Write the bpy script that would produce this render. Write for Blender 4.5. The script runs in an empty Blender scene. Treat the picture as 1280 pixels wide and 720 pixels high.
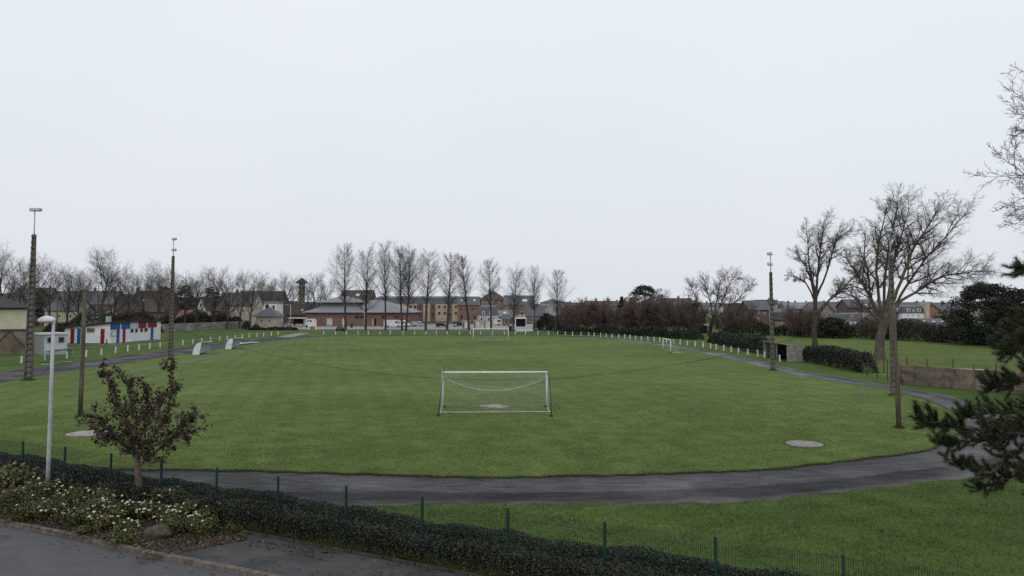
import bpy, bmesh, math, random
import numpy as np
from mathutils import Vector, Matrix, Euler
R = math.radians
sc = bpy.context.scene
COL = sc.collection

# ------------------------------------------------------------------ camera
CAM_H, F, PITCH, CY = 7.14, 924.0, R(3.5), 326.5      # eye height, focal length in photo pixels
cam_d = bpy.data.cameras.new('camera'); cam = bpy.data.objects.new('camera', cam_d); COL.objects.link(cam)
cam.location = (0, 0, CAM_H); cam.rotation_euler = (math.pi / 2 + PITCH, 0, 0)
cam_d.sensor_width = 36; cam_d.lens = F / 1280 * 36
cam_d.shift_y = -(360 - CY) / 1280
cam_d.clip_start = 0.1; cam_d.clip_end = 6000
sc.camera = cam

# ------------------------------------------------------------------ overcast sky + weak veiled sun
SUN_EL, SUN_AZ = R(38), R(200)                         # azimuth clockwise from +Y
w = bpy.data.worlds.new('World'); sc.world = w; w.use_nodes = True
nt = w.node_tree; nt.nodes.clear()
sky = nt.nodes.new('ShaderNodeTexSky'); sky.sky_type = 'NISHITA'; sky.sun_disc = False
sky.sun_elevation = SUN_EL; sky.sun_rotation = SUN_AZ; sky.dust_density = 4; sky.air_density = 1.5
tc = nt.nodes.new('ShaderNodeTexCoord')
nz = nt.nodes.new('ShaderNodeTexNoise'); nz.inputs['Scale'].default_value = 2.2; nz.inputs['Detail'].default_value = 4
rp = nt.nodes.new('ShaderNodeValToRGB')
rp.color_ramp.elements[0].position = 0.25; rp.color_ramp.elements[0].color = (7.4, 7.8, 8.4, 1)
rp.color_ramp.elements[1].position = 0.8; rp.color_ramp.elements[1].color = (7.9, 8.25, 8.8, 1)
mx = nt.nodes.new('ShaderNodeMix'); mx.data_type = 'RGBA'; mx.inputs['Factor'].default_value = 0.95
bg = nt.nodes.new('ShaderNodeBackground'); bg.inputs['Strength'].default_value = 0.1
wo = nt.nodes.new('ShaderNodeOutputWorld')
nt.links.new(tc.outputs['Generated'], nz.inputs['Vector']); nt.links.new(nz.outputs['Fac'], rp.inputs['Fac'])
sp = nt.nodes.new('ShaderNodeSeparateXYZ'); nt.links.new(tc.outputs['Generated'], sp.inputs['Vector'])     # overcast: brighter towards the zenith
ov = nt.nodes.new('ShaderNodeMapRange'); ov.inputs['From Min'].default_value = 0; ov.inputs['From Max'].default_value = 1; ov.inputs['To Min'].default_value = .91; ov.inputs['To Max'].default_value = 1.2
sc_ = nt.nodes.new('ShaderNodeVectorMath'); sc_.operation = 'SCALE'; nt.links.new(sp.outputs['Z'], ov.inputs['Value']); nt.links.new(rp.outputs['Color'], sc_.inputs[0]); nt.links.new(ov.outputs['Result'], sc_.inputs['Scale'])
nt.links.new(sky.outputs['Color'], mx.inputs['A']); nt.links.new(sc_.outputs['Vector'], mx.inputs['B'])
nt.links.new(mx.outputs['Result'], bg.inputs['Color']); nt.links.new(bg.outputs['Background'], wo.inputs['Surface'])
sun_d = bpy.data.lights.new('sun', 'SUN'); sun_d.energy = 0.5; sun_d.angle = R(40); sun_d.color = (1, .97, .93)
sun = bpy.data.objects.new('sun', sun_d); COL.objects.link(sun)
sdir = Vector((math.sin(SUN_AZ) * math.cos(SUN_EL), math.cos(SUN_AZ) * math.cos(SUN_EL), math.sin(SUN_EL)))
sun.rotation_euler = (-sdir).to_track_quat('-Z', 'Y').to_euler(); sun.location = (0, -30, 60)
sc.view_settings.view_transform = 'Standard'; sc.view_settings.look = 'None'
sc.view_settings.exposure = 0.12; sc.view_settings.gamma = 1; sc.view_settings.use_curve_mapping = False
sc.cycles.max_bounces = 6; sc.cycles.transparent_max_bounces = 8
sc.cycles.use_denoising = False

# ------------------------------------------------------------------ survey helpers: sight lines of the camera to real positions
_c, _s = math.cos(PITCH), math.sin(PITCH)
def ray(px, py):
    u, v = (px - 640) / F, -(py - CY) / F
    return Vector((u, _c - v * _s, _s + v * _c))
def gp(px, py, z=0.0):
    d = ray(px, py); t = (z - CAM_H) / d.z
    return Vector((0, 0, CAM_H)) + d * t
def at(px, py, Y):
    d = ray(px, py); t = Y / d.y
    return Vector((0, 0, CAM_H)) + d * t
def xat(px, X):                                        # point on plane x = X under a pixel column (at eye level)
    d = ray(px, 383); t = X / d.x
    return Vector((0, 0, CAM_H)) + d * t

# ------------------------------------------------------------------ object helpers
def tag(o, label=None, cat=None, group=None, kind=None):
    if label: o['label'] = label
    if cat: o['category'] = cat
    if group: o['group'] = group
    if kind: o['kind'] = kind
    return o
def empty(name, loc=(0, 0, 0), rz=0.0, label=None, cat=None, group=None, parent=None):
    o = bpy.data.objects.new(name, None); COL.objects.link(o)
    o.empty_display_size = .3
    o.location = loc; o.rotation_euler = (0, 0, rz); o.parent = parent
    return tag(o, label, cat, group)
def link(name, me, parent=None, loc=(0, 0, 0), rot=(0, 0, 0), scale=(1, 1, 1)):
    o = bpy.data.objects.new(name, me); COL.objects.link(o); o.parent = parent
    o.location = loc; o.rotation_euler = rot; o.scale = scale
    return o
def np_mesh(name, verts, faces, mats, smooth=False, tint=None, mi=None):
    verts = np.asarray(verts, dtype=np.float32); faces = np.asarray(faces, dtype=np.int32)
    n, k = faces.shape
    me = bpy.data.meshes.new(name)
    me.vertices.add(len(verts)); me.vertices.foreach_set('co', verts.ravel())
    me.loops.add(n * k); me.loops.foreach_set('vertex_index', faces.ravel())
    me.polygons.add(n); me.polygons.foreach_set('loop_start', np.arange(0, n * k, k, dtype=np.int32))
    me.polygons.foreach_set('loop_total', np.full(n, k, dtype=np.int32))
    if mi is not None: me.polygons.foreach_set('material_index', np.asarray(mi, dtype=np.int32))
    if smooth: me.polygons.foreach_set('use_smooth', np.ones(n, dtype=bool))
    for m in (mats if isinstance(mats, (list, tuple)) else [mats]): me.materials.append(m)
    if tint is not None:
        a = me.attributes.new('tint', 'FLOAT', 'POINT'); a.data.foreach_set('value', np.asarray(tint, dtype=np.float32))
    me.update(calc_edges=True)
    return me

class MB:
    """collects polygons of ONE piece"""
    def __init__(s): s.v = []; s.f = []; s.m = []
    def poly(s, pts, mi=0):
        b = len(s.v); s.v += [tuple(p) for p in pts]; s.f.append(tuple(range(b, b + len(pts)))); s.m.append(mi)
    def box(s, x0, y0, z0, x1, y1, z1, mi=0):
        b = len(s.v)
        s.v += [(x0, y0, z0), (x1, y0, z0), (x1, y1, z0), (x0, y1, z0), (x0, y0, z1), (x1, y0, z1), (x1, y1, z1), (x0, y1, z1)]
        for q in ((0, 3, 2, 1), (4, 5, 6, 7), (0, 1, 5, 4), (1, 2, 6, 5), (2, 3, 7, 6), (3, 0, 4, 7)):
            s.f.append(tuple(b + i for i in q)); s.m.append(mi)
    def bar(s, p, q, wx, wy=None, mi=0):               # rectangular bar between two points
        p, q = Vector(p), Vector(q); wy = wy or wx
        d = (q - p).normalized(); a = d.orthogonal().normalized() if abs(d.z) < .99 else Vector((1, 0, 0))
        if abs(d.z) < .99: a = Vector((0, 0, 1)).cross(d).normalized()
        c = d.cross(a).normalized()
        b = len(s.v)
        for e in (p, q):
            for (i, j) in ((-1, -1), (1, -1), (1, 1), (-1, 1)): s.v.append(tuple(e + a * i * wx / 2 + c * j * wy / 2))
        for qd in ((0, 3, 2, 1), (4, 5, 6, 7), (0, 1, 5, 4), (1, 2, 6, 5), (2, 3, 7, 6), (3, 0, 4, 7)):
            s.f.append(tuple(b + i for i in qd)); s.m.append(mi)
    def tube(s, pts, rad, n=8, mi=0, cap=True):
        pts = [Vector(p) for p in pts]
        if not isinstance(rad, (list, tuple)): rad = [rad] * len(pts)
        b = len(s.v); ref = None
        for i, p in enumerate(pts):
            d = (pts[min(i + 1, len(pts) - 1)] - pts[max(i - 1, 0)]).normalized()
            if ref is None: ref = d.orthogonal().normalized()
            a = (ref - d * ref.dot(d)).normalized(); ref = a; c = d.cross(a)
            for k in range(n):
                t = 2 * math.pi * k / n
                s.v.append(tuple(p + (a * math.cos(t) + c * math.sin(t)) * rad[i]))
        for i in range(len(pts) - 1):
            for k in range(n):
                k2 = (k + 1) % n
                s.f.append((b + i * n + k, b + i * n + k2, b + (i + 1) * n + k2, b + (i + 1) * n + k)); s.m.append(mi)
        if cap:
            s.f.append(tuple(b + k for k in reversed(range(n)))); s.m.append(mi)
            e = b + (len(pts) - 1) * n
            s.f.append(tuple(e + k for k in range(n))); s.m.append(mi)
    def lathe(s, prof, n=16, mi=0, c=(0, 0, 0)):
        b = len(s.v)
        for r, z in prof:
            for k in range(n):
                t = 2 * math.pi * k / n; s.v.append((c[0] + r * math.cos(t), c[1] + r * math.sin(t), c[2] + z))
        for i in range(len(prof) - 1):
            for k in range(n):
                k2 = (k + 1) % n
                s.f.append((b + i * n + k, b + i * n + k2, b + (i + 1) * n + k2, b + (i + 1) * n + k)); s.m.append(mi)
        s.f.append(tuple(b + k for k in reversed(range(n)))); s.m.append(mi)
        e = b + (len(prof) - 1) * n; s.f.append(tuple(e + k for k in range(n))); s.m.append(mi)
    def mesh(s, name, mats, smooth=False):
        me = bpy.data.meshes.new(name); me.from_pydata(s.v, [], s.f)
        for m in (mats if isinstance(mats, (list, tuple)) else [mats]): me.materials.append(m)
        me.polygons.foreach_set('material_index', s.m)
        if smooth: me.polygons.foreach_set('use_smooth', [True] * len(s.f))
        me.update(); return me
    def build(s, name, mats, parent=None, smooth=False, loc=(0, 0, 0), rot=(0, 0, 0)):
        return link(name, s.mesh(name, mats, smooth), parent, loc, rot)

def bevel(o, wdt=.01, seg=2):
    m = o.modifiers.new('bevel', 'BEVEL'); m.width = wdt; m.segments = seg; m.limit_method = 'ANGLE'; return o

def segs_mesh(name, segs, mats, n=3, smooth=False):
    """tapered prisms for many branch pieces at once; segs: list of (p, q, r0, r1)"""
    P = np.array([s[0][:] for s in segs], dtype=np.float64); Q = np.array([s[1][:] for s in segs], dtype=np.float64)
    r0 = np.array([s[2] for s in segs]); r1 = np.array([s[3] for s in segs])
    D = Q - P; L = np.linalg.norm(D, axis=1, keepdims=True); D = D / np.maximum(L, 1e-9)
    ref = np.where(np.abs(D[:, 2:3]) < .9, np.array([[0, 0, 1.]]), np.array([[1., 0, 0]]))
    A = np.cross(D, ref); A /= np.linalg.norm(A, axis=1, keepdims=True); B = np.cross(D, A)
    N = len(segs); V = np.zeros((N, 2, n, 3))
    for k in range(n):
        t = 2 * math.pi * k / n
        o = A * math.cos(t) + B * math.sin(t)
        V[:, 0, k] = P + o * r0[:, None]; V[:, 1, k] = Q + D * (r1[:, None] * .4) + o * r1[:, None]
    base = (np.arange(N) * 2 * n)[:, None]
    fs = []
    for k in range(n):
        k2 = (k + 1) % n
        fs.append(base + np.array([[k, k2, n + k2, n + k]]))
    return np_mesh(name, V.reshape(-1, 3), np.concatenate(fs), mats, smooth)

def leaf_mesh(name, C, size, mats, seed=0, aspect=1.7, up=.4, tintc=None, fold=False, sizevar=.4):
    """one diamond shaped leaf face per centre"""
    rg = np.random.default_rng(seed); C = np.asarray(C, dtype=np.float64); N = len(C)
    nrm = rg.normal(size=(N, 3)); nrm[:, 2] = nrm[:, 2] + up * 2; nrm /= np.linalg.norm(nrm, axis=1, keepdims=True)
    a = np.cross(nrm, rg.normal(size=(N, 3))); a /= np.linalg.norm(a, axis=1, keepdims=True); b = np.cross(nrm, a)
    s = size * (1 + sizevar * rg.uniform(-1, 1, size=(N, 1)))
    V = np.stack([C - a * s * .5, C + b * s * .5 / aspect + nrm * s * .06, C + a * s * .5, C - b * s * .5 / aspect + nrm * s * .06], axis=1)
    fc = np.arange(N * 4).reshape(N, 4)
    t = rg.uniform(0, 1, size=N) if tintc is None else np.clip(tintc + rg.normal(size=N) * .22, 0, 1)
    return np_mesh(name, V.reshape(-1, 3), fc, mats, tint=np.repeat(t, 4))

# ------------------------------------------------------------------ materials (all procedural)
def new_mat(name):
    m = bpy.data.materials.new(name); m.use_nodes = True
    return m, m.node_tree, m.node_tree.nodes['Principled BSDF']
def noise_mat(name, c1, c2, scale=3.0, rough=.85, bump=0.0, bscale=None, detail=5, spec=.3, lo=.35, hi=.65, c3=None, s3=.3, metal=0.0, obj=False, stretch=None, objvar=0.0):
    m, t, b = new_mat(name)
    if obj: src = t.nodes.new('ShaderNodeTexCoord').outputs['Object']
    else: src = t.nodes.new('ShaderNodeNewGeometry').outputs['Position']
    if stretch:
        mp = t.nodes.new('ShaderNodeMapping'); mp.inputs['Scale'].default_value = stretch
        t.links.new(src, mp.inputs['Vector']); src = mp.outputs['Vector']
    n = t.nodes.new('ShaderNodeTexNoise'); n.inputs['Scale'].default_value = scale; n.inputs['Detail'].default_value = detail
    t.links.new(src, n.inputs['Vector'])
    r = t.nodes.new('ShaderNodeValToRGB'); e = r.color_ramp.elements
    e[0].position = lo; e[0].color = (*c1, 1); e[1].position = hi; e[1].color = (*c2, 1)
    t.links.new(n.outputs['Fac'], r.inputs['Fac']); out = r.outputs['Color']
    if c3:
        n3 = t.nodes.new('ShaderNodeTexNoise'); n3.inputs['Scale'].default_value = s3; n3.inputs['Detail'].default_value = 3
        t.links.new(src, n3.inputs['Vector'])
        r3 = t.nodes.new('ShaderNodeValToRGB'); r3.color_ramp.elements[0].position = .45; r3.color_ramp.elements[1].position = .65
        t.links.new(n3.outputs['Fac'], r3.inputs['Fac'])
        mm = t.nodes.new('ShaderNodeMix'); mm.data_type = 'RGBA'; mm.inputs['B'].default_value = (*c3, 1)
        t.links.new(r3.outputs['Color'], mm.inputs['Factor']); t.links.new(out, mm.inputs['A']); out = mm.outputs['Result']
    if objvar:
        oi = t.nodes.new('ShaderNodeObjectInfo'); mr = t.nodes.new('ShaderNodeMapRange')
        mr.inputs['To Min'].default_value = 1 - objvar; mr.inputs['To Max'].default_value = 1 + objvar
        t.links.new(oi.outputs['Random'], mr.inputs['Value'])
        hs = t.nodes.new('ShaderNodeHueSaturation'); t.links.new(mr.outputs['Result'], hs.inputs['Value'])
        t.links.new(out, hs.inputs['Color']); out = hs.outputs['Color']
    t.links.new(out, b.inputs['Base Color'])
    b.inputs['Roughness'].default_value = rough; b.inputs['Specular IOR Level'].default_value = spec; b.inputs['Metallic'].default_value = metal
    if bump:
        bn = t.nodes.new('ShaderNodeTexNoise'); bn.inputs['Scale'].default_value = bscale or scale * 4; bn.inputs['Detail'].default_value = 4
        t.links.new(src, bn.inputs['Vector'])
        bp = t.nodes.new('ShaderNodeBump'); bp.inputs['Strength'].default_value = bump; bp.inputs['Distance'].default_value = .05
        t.links.new(bn.outputs['Fac'], bp.inputs['Height']); t.links.new(bp.outputs['Normal'], b.inputs['Normal'])
    return m
def leaf_mat(name, c1, c2, rough=.6, spec=.3, c3=None, var=.3, nscale=.8):
    """leaf colour by a per-leaf tint and a slow position noise"""
    m, t, b = new_mat(name)
    at_ = t.nodes.new('ShaderNodeAttribute'); at_.attribute_name = 'tint'
    r = t.nodes.new('ShaderNodeValToRGB'); e = r.color_ramp.elements
    e[0].position = .0; e[0].color = (*c1, 1); e[1].position = .8; e[1].color = (*c2, 1)
    if c3: x = e.new(.97); x.color = (*c3, 1)
    g = t.nodes.new('ShaderNodeNewGeometry'); n = t.nodes.new('ShaderNodeTexNoise'); n.inputs['Scale'].default_value = nscale; n.inputs['Detail'].default_value = 3
    t.links.new(g.outputs['Position'], n.inputs['Vector'])
    mr = t.nodes.new('ShaderNodeMapRange'); mr.inputs['From Min'].default_value = .3; mr.inputs['From Max'].default_value = .7
    mr.inputs['To Min'].default_value = 1 - var; mr.inputs['To Max'].default_value = 1 + var
    t.links.new(n.outputs['Fac'], mr.inputs['Value'])
    hs = t.nodes.new('ShaderNodeHueSaturation'); t.links.new(at_.outputs['Fac'], r.inputs['Fac'])
    t.links.new(r.outputs['Color'], hs.inputs['Color']); t.links.new(mr.outputs['Result'], hs.inputs['Value'])
    t.links.new(hs.outputs['Color'], b.inputs['Base Color'])
    b.inputs['Roughness'].default_value = rough; b.inputs['Specular IOR Level'].default_value = spec
    return m
def grass_mat(name, dark, mid, light, stripes=0.0, s_big=.06):
    m, t, b = new_mat(name)
    g = t.nodes.new('ShaderNodeNewGeometry').outputs['Position']
    def nz(scale, det, vec=g):
        n = t.nodes.new('ShaderNodeTexNoise'); n.inputs['Scale'].default_value = scale; n.inputs['Detail'].default_value = det
        t.links.new(vec, n.inputs['Vector']); return n.outputs['Fac']
    def math_(op, a, bb):
        x = t.nodes.new('ShaderNodeMath'); x.operation = op
        for i, q in enumerate((a, bb)):
            if isinstance(q, (int, float)): x.inputs[i].default_value = q
            else: t.links.new(q, x.inputs[i])
        return x.outputs[0]
    v = math_('ADD', math_('MULTIPLY', nz(s_big, 4), .8), math_('MULTIPLY', nz(.45, 5), .75))
    v = math_('ADD', v, math_('MULTIPLY', nz(3.2, 5), .7)); v = math_('ADD', v, math_('MULTIPLY', nz(22, 3), .45))
    v = math_('MULTIPLY', v, 1 / 2.7)
    if stripes:
        mp = t.nodes.new('ShaderNodeMapping'); mp.inputs['Rotation'].default_value = (0, 0, R(-14)); t.links.new(g, mp.inputs['Vector'])
        wv = t.nodes.new('ShaderNodeTexWave'); wv.inputs['Scale'].default_value = .16; wv.inputs['Distortion'].default_value = 2.5; wv.inputs['Detail'].default_value = 3; wv.inputs['Detail Scale'].default_value = .5
        t.links.new(mp.outputs['Vector'], wv.inputs['Vector'])
        mp2 = t.nodes.new('ShaderNodeMapping'); mp2.inputs['Scale'].default_value = (.03, .45, 1); t.links.new(g, mp2.inputs['Vector'])
        v = math_('ADD', v, math_('MULTIPLY', math_('SUBTRACT', wv.outputs['Fac'], .5), stripes))
        v = math_('ADD', v, math_('MULTIPLY', math_('SUBTRACT', nz(1.0, 4, mp2.outputs['Vector']), .5), stripes * .7))
    r = t.nodes.new('ShaderNodeValToRGB'); e = r.color_ramp.elements
    e[0].position = .39; e[0].color = (*dark, 1); e[1].position = .61; e[1].color = (*light, 1); x = e.new(.5); x.color = (*mid, 1)
    t.links.new(v, r.inputs['Fac']); t.links.new(r.outputs['Color'], b.inputs['Base Color'])
    b.inputs['Roughness'].default_value = .9; b.inputs['Specular IOR Level'].default_value = .12
    bp = t.nodes.new('ShaderNodeBump'); bp.inputs['Strength'].default_value = .6; bp.inputs['Distance'].default_value = .06
    t.links.new(math_('ADD', nz(9, 5), math_('MULTIPLY', nz(35, 2), .6)), bp.inputs['Height']); t.links.new(bp.outputs['Normal'], b.inputs['Normal'])
    return m
def track_mat():
    m, t, b = new_mat('track_tarmac')
    g = t.nodes.new('ShaderNodeNewGeometry').outputs['Position']
    uv = t.nodes.new('ShaderNodeAttribute'); uv.attribute_name = 'tint'        # 0 inner edge .. 1 outer edge
    def nz(scale, det, vec=g):
        n = t.nodes.new('ShaderNodeTexNoise'); n.inputs['Scale'].default_value = scale; n.inputs['Detail'].default_value = det
        t.links.new(vec, n.inputs['Vector']); return n.outputs['Fac']
    def M(op, a, bb):
        x = t.nodes.new('ShaderNodeMath'); x.operation = op
        for i, q in enumerate((a, bb)):
            if isinstance(q, (int, float)): x.inputs[i].default_value = q
            else: t.links.new(q, x.inputs[i])
        return x.outputs[0]
    def ramp(v, els):
        r = t.nodes.new('ShaderNodeValToRGB'); e = r.color_ramp.elements
        e[0].position, e[0].color = els[0][0], (*els[0][1], 1); e[1].position, e[1].color = els[-1][0], (*els[-1][1], 1)
        for p, c in els[1:-1]: x = e.new(p); x.color = (*c, 1)
        t.links.new(v, r.inputs['Fac']); return r.outputs['Color']
    a = M('ADD', uv.outputs['Fac'], M('MULTIPLY', M('SUBTRACT', nz(.35, 4), .5), .12)); a = M('ADD', a, M('MULTIPLY', M('SUBTRACT', nz(3, 4), .5), .08))
    base = ramp(a, [(0, (.045, .042, .04)), (.06, (.052, .051, .053)), (.3, (.064, .064, .067)), (.55, (.058, .058, .061)), (.6, (.023, .023, .024)), (.84, (.027, .027, .028)), (.93, (.058, .057, .053)), (1, (.07, .072, .05))])
    sx_ = t.nodes.new('ShaderNodeSeparateXYZ'); t.links.new(g, sx_.inputs['Vector'])        # the left straight has newer, darker tarmac
    lf = t.nodes.new('ShaderNodeMapRange'); lf.inputs['From Min'].default_value = -40; lf.inputs['From Max'].default_value = -47; t.links.new(sx_.outputs['X'], lf.inputs['Value'])
    ml = t.nodes.new('ShaderNodeMix'); ml.data_type = 'RGBA'; ml.inputs['B'].default_value = (.038, .038, .041, 1); t.links.new(lf.outputs['Result'], ml.inputs['Factor']); t.links.new(base, ml.inputs['A'])
    mxn = t.nodes.new('ShaderNodeMix'); mxn.data_type = 'RGBA'; mxn.blend_type = 'MULTIPLY'; mxn.inputs['Factor'].default_value = 1
    t.links.new(ml.outputs['Result'], mxn.inputs['A'])
    mp = t.nodes.new('ShaderNodeMapping'); mp.inputs['Scale'].default_value = (1, 1, 1); t.links.new(g, mp.inputs['Vector'])
    mp.inputs['Rotation'].default_value = (0, 0, R(-3)); mp.inputs['Scale'].default_value = (.55, 2.2, 1)
    grain = M('ADD', M('MULTIPLY', nz(14, 4, mp.outputs['Vector']), .8), M('MULTIPLY', nz(1.6, 5, mp.outputs['Vector']), .7))
    t.links.new(ramp(grain, [(.52, (.45, .45, .46)), (.75, (1, 1, 1)), (.95, (1.8, 1.8, 1.85))]), mxn.inputs['B'])
    t.links.new(mxn.outputs['Result'], b.inputs['Base Color'])
    rr = t.nodes.new('ShaderNodeMapRange'); rr.inputs['From Min'].default_value = .38; rr.inputs['From Max'].default_value = .62
    rr.inputs['To Min'].default_value = .42; rr.inputs['To Max'].default_value = .85
    t.links.new(nz(.22, 5), rr.inputs['Value']); t.links.new(rr.outputs['Result'], b.inputs['Roughness'])
    wt = t.nodes.new('ShaderNodeMapRange'); wt.inputs['From Min'].default_value = 16; wt.inputs['From Max'].default_value = 27; wt.inputs['To Min'].default_value = .05; wt.inputs['To Max'].default_value = .3; t.links.new(sx_.outputs['X'], wt.inputs['Value']); t.links.new(wt.outputs['Result'], b.inputs['Specular IOR Level'])
    bp = t.nodes.new('ShaderNodeBump'); bp.inputs['Strength'].default_value = .35; bp.inputs['Distance'].default_value = .01
    t.links.new(nz(40, 3), bp.inputs['Height']); t.links.new(bp.outputs['Normal'], b.inputs['Normal'])
    return m
def glass_mat(name, c):
    m, t, b = new_mat(name); b.inputs['Base Color'].default_value = (*c, 1); b.inputs['Roughness'].default_value = .12; b.inputs['Specular IOR Level'].default_value = .6
    return m
def brick_mat(name, c1, c2, mortar):
    m, t, b = new_mat(name)
    tcn = t.nodes.new('ShaderNodeTexCoord')
    mp = t.nodes.new('ShaderNodeMapping'); mp.inputs['Rotation'].default_value = (R(90), 0, 0); t.links.new(tcn.outputs['Object'], mp.inputs['Vector'])
    br = t.nodes.new('ShaderNodeTexBrick'); br.inputs['Scale'].default_value = 2; br.inputs['Color1'].default_value = (*c1, 1); br.inputs['Color2'].default_value = (*c2, 1); br.inputs['Mortar'].default_value = (*mortar, 1)
    t.links.new(mp.outputs['Vector'], br.inputs['Vector'])
    n = t.nodes.new('ShaderNodeTexNoise'); n.inputs['Scale'].default_value = .5; n.inputs['Detail'].default_value = 4; t.links.new(tcn.outputs['Object'], n.inputs['Vector'])
    mr = t.nodes.new('ShaderNodeMapRange'); mr.inputs['To Min'].default_value = .65; mr.inputs['To Max'].default_value = 1.3; t.links.new(n.outputs['Fac'], mr.inputs['Value'])
    hs = t.nodes.new('ShaderNodeHueSaturation'); t.links.new(br.outputs['Color'], hs.inputs['Color']); t.links.new(mr.outputs['Result'], hs.inputs['Value'])
    t.links.new(hs.outputs['Color'], b.inputs['Base Color']); b.inputs['Roughness'].default_value = .9
    return m

M = {}
M['pitch'] = grass_mat('mown_grass', (.055, .088, .020), (.088, .127, .029), (.132, .168, .047), stripes=.032)
M['verge'] = grass_mat('verge_grass', (.037, .066, .013), (.058, .094, .019), (.094, .128, .031))
M['field'] = grass_mat('pasture_grass', (.062, .090, .02), (.088, .122, .027), (.125, .152, .042), s_big=.12)
M['blade'] = leaf_mat('grass_blade', (.033, .063, .012), (.078, .116, .024), rough=.6, spec=.2, c3=(.18, .17, .075), nscale=.7, var=.5)
M['pblade'] = leaf_mat('pitch_grass_blade', (.052, .085, .018), (.102, .144, .034), rough=.6, spec=.2, c3=(.15, .15, .06), nscale=.4)
M['soil'] = noise_mat('soil', (.014, .012, .009), (.04, .031, .022), 6, bump=.6)
M['soil_edge'] = noise_mat('old_edging', (.03, .026, .022), (.06, .052, .044), 3, bump=.4)
M['track'] = track_mat()
M['asphalt'] = noise_mat('road_asphalt', (.065, .065, .067), (.088, .088, .091), 1.2, rough=.8, bump=.3, bscale=60, c3=(.075, .075, .077), s3=14)
M['path'] = noise_mat('footpath_asphalt', (.042, .041, .041), (.068, .066, .066), 1.6, rough=.85, bump=.35, bscale=50, c3=(.036, .035, .034), s3=.6)
M['carpark'] = noise_mat('car_park_surface', (.2, .2, .2), (.29, .285, .28), .5, rough=.9)
M['kerb'] = noise_mat('kerb_stone', (.075, .062, .05), (.14, .12, .1), 5, bump=.4, obj=False, objvar=.18)
M['concrete'] = noise_mat('concrete', (.17, .165, .15), (.27, .26, .24), 2.2, bump=.3, objvar=.12)
M['worn_concrete'] = noise_mat('worn_concrete', (.075, .085, .05), (.15, .15, .135), .5, bump=.2, c3=(.09, .1, .05), s3=.2)
M['concrete_pale'] = noise_mat('pale_concrete', (.36, .36, .34), (.48, .48, .45), 2, bump=.2)
M['panel'] = noise_mat('weathered_panel', (.075, .054, .042), (.18, .138, .11), 1.6, bump=.4, c3=(.17, .135, .11), s3=.9, objvar=.3)
M['panel_pale'] = noise_mat('pale_wall_panel', (.15, .145, .135), (.25, .24, .22), 1.2, bump=.3, c3=(.31, .3, .28), s3=.5, objvar=.2)
M['pole_web'] = noise_mat('pole_web', (.15, .135, .115), (.25, .23, .2), 3, bump=.3)
M['pole_flange'] = noise_mat('pole_flange', (.075, .066, .057), (.13, .115, .098), 3, bump=.3, stretch=(1, 1, .2))
M['steel'] = noise_mat('galvanised_steel', (.2, .21, .22), (.32, .33, .34), 6, rough=.5, metal=.3)
M['lamp_paint'] = noise_mat('lamp_post_paint', (.36, .37, .38), (.47, .48, .49), 4, rough=.5)
M['lamp_shell'] = noise_mat('lamp_shell', (.42, .44, .46), (.62, .64, .67), 3, rough=.35)
M['green_metal'] = noise_mat('green_coated_metal', (.008, .03, .026), (.013, .042, .036), 8, rough=.5)
M['wood_pole'] = noise_mat('pole_wood', (.07, .056, .04), (.14, .117, .085), 9, bump=.5, stretch=(1, 1, .08))
M['bark'] = noise_mat('bark', (.035, .029, .024), (.085, .073, .062), 5, bump=.6, stretch=(1, 1, .4))
M['bark_pale'] = noise_mat('pale_bark', (.06, .048, .036), (.13, .105, .082), 4, bump=.7, stretch=(1, 1, .4))
M['twig'] = noise_mat('twig', (.045, .037, .033), (.085, .07, .062), 2)
M['twig_far'] = noise_mat('far_twig', (.075, .066, .061), (.132, .117, .108), 2)  # pale: distance haze put into the twig colour; near tree shares it
M['twig_red'] = noise_mat('red_twig', (.10, .072, .063), (.175, .13, .115), .8)
M['twig_brown'] = noise_mat('brown_twig', (.08, .063, .05), (.14, .113, .09), .8)
M['hedge_leaf'] = leaf_mat('hedge_leaf', (.010, .012, .008), (.036, .039, .026), rough=.55, spec=.25, c3=(.08, .08, .045))
M['dark_leaf'] = leaf_mat('dark_leaf', (.009, .013, .009), (.03, .036, .023), rough=.6)
M['fir_leaf'] = leaf_mat('conifer_leaf', (.010, .015, .008), (.030, .037, .020), rough=.6)
M['brown_leaf'] = leaf_mat('mixed_hedge_leaf', (.022, .02, .014), (.05, .046, .03), rough=.7)
M['olive_leaf'] = leaf_mat('olive_leaf', (.03, .038, .013), (.07, .075, .03), rough=.7)
M['plum_leaf'] = leaf_mat('plum_leaf', (.03, .022, .015), (.076, .057, .038), rough=.5, c3=(.12, .10, .055))
M['rose_leaf'] = leaf_mat('rose_leaf', (.03, .038, .011), (.085, .09, .026), rough=.55, c3=(.16, .13, .04), nscale=2)
M['broad_leaf'] = leaf_mat('broad_leaf', (.05, .06, .018), (.11, .11, .04), rough=.55, c3=(.17, .14, .05))
M['petal'] = leaf_mat('petal', (.62, .62, .5), (.8, .79, .7), rough=.6)
M['litter'] = leaf_mat('dead_leaf', (.026, .018, .013), (.082, .054, .036), rough=.8, c3=(.17, .11, .06), nscale=3)
M['needle'] = leaf_mat('pine_needle', (.016, .025, .012), (.052, .066, .03), rough=.45, c3=(.085, .08, .035))
M['needle_dead'] = leaf_mat('dead_pine_needle', (.035, .02, .012), (.08, .045, .025), rough=.7)
M['rock'] = noise_mat('mossy_rock', (.04, .036, .023), (.09, .08, .052), 6, bump=.8)
M['white'] = noise_mat('white_paint', (.68, .68, .66), (.8, .8, .78), 3, rough=.6)
M['post_white'] = noise_mat('old_white_paint', (.5, .49, .43), (.72, .71, .64), 4, rough=.8)
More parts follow.
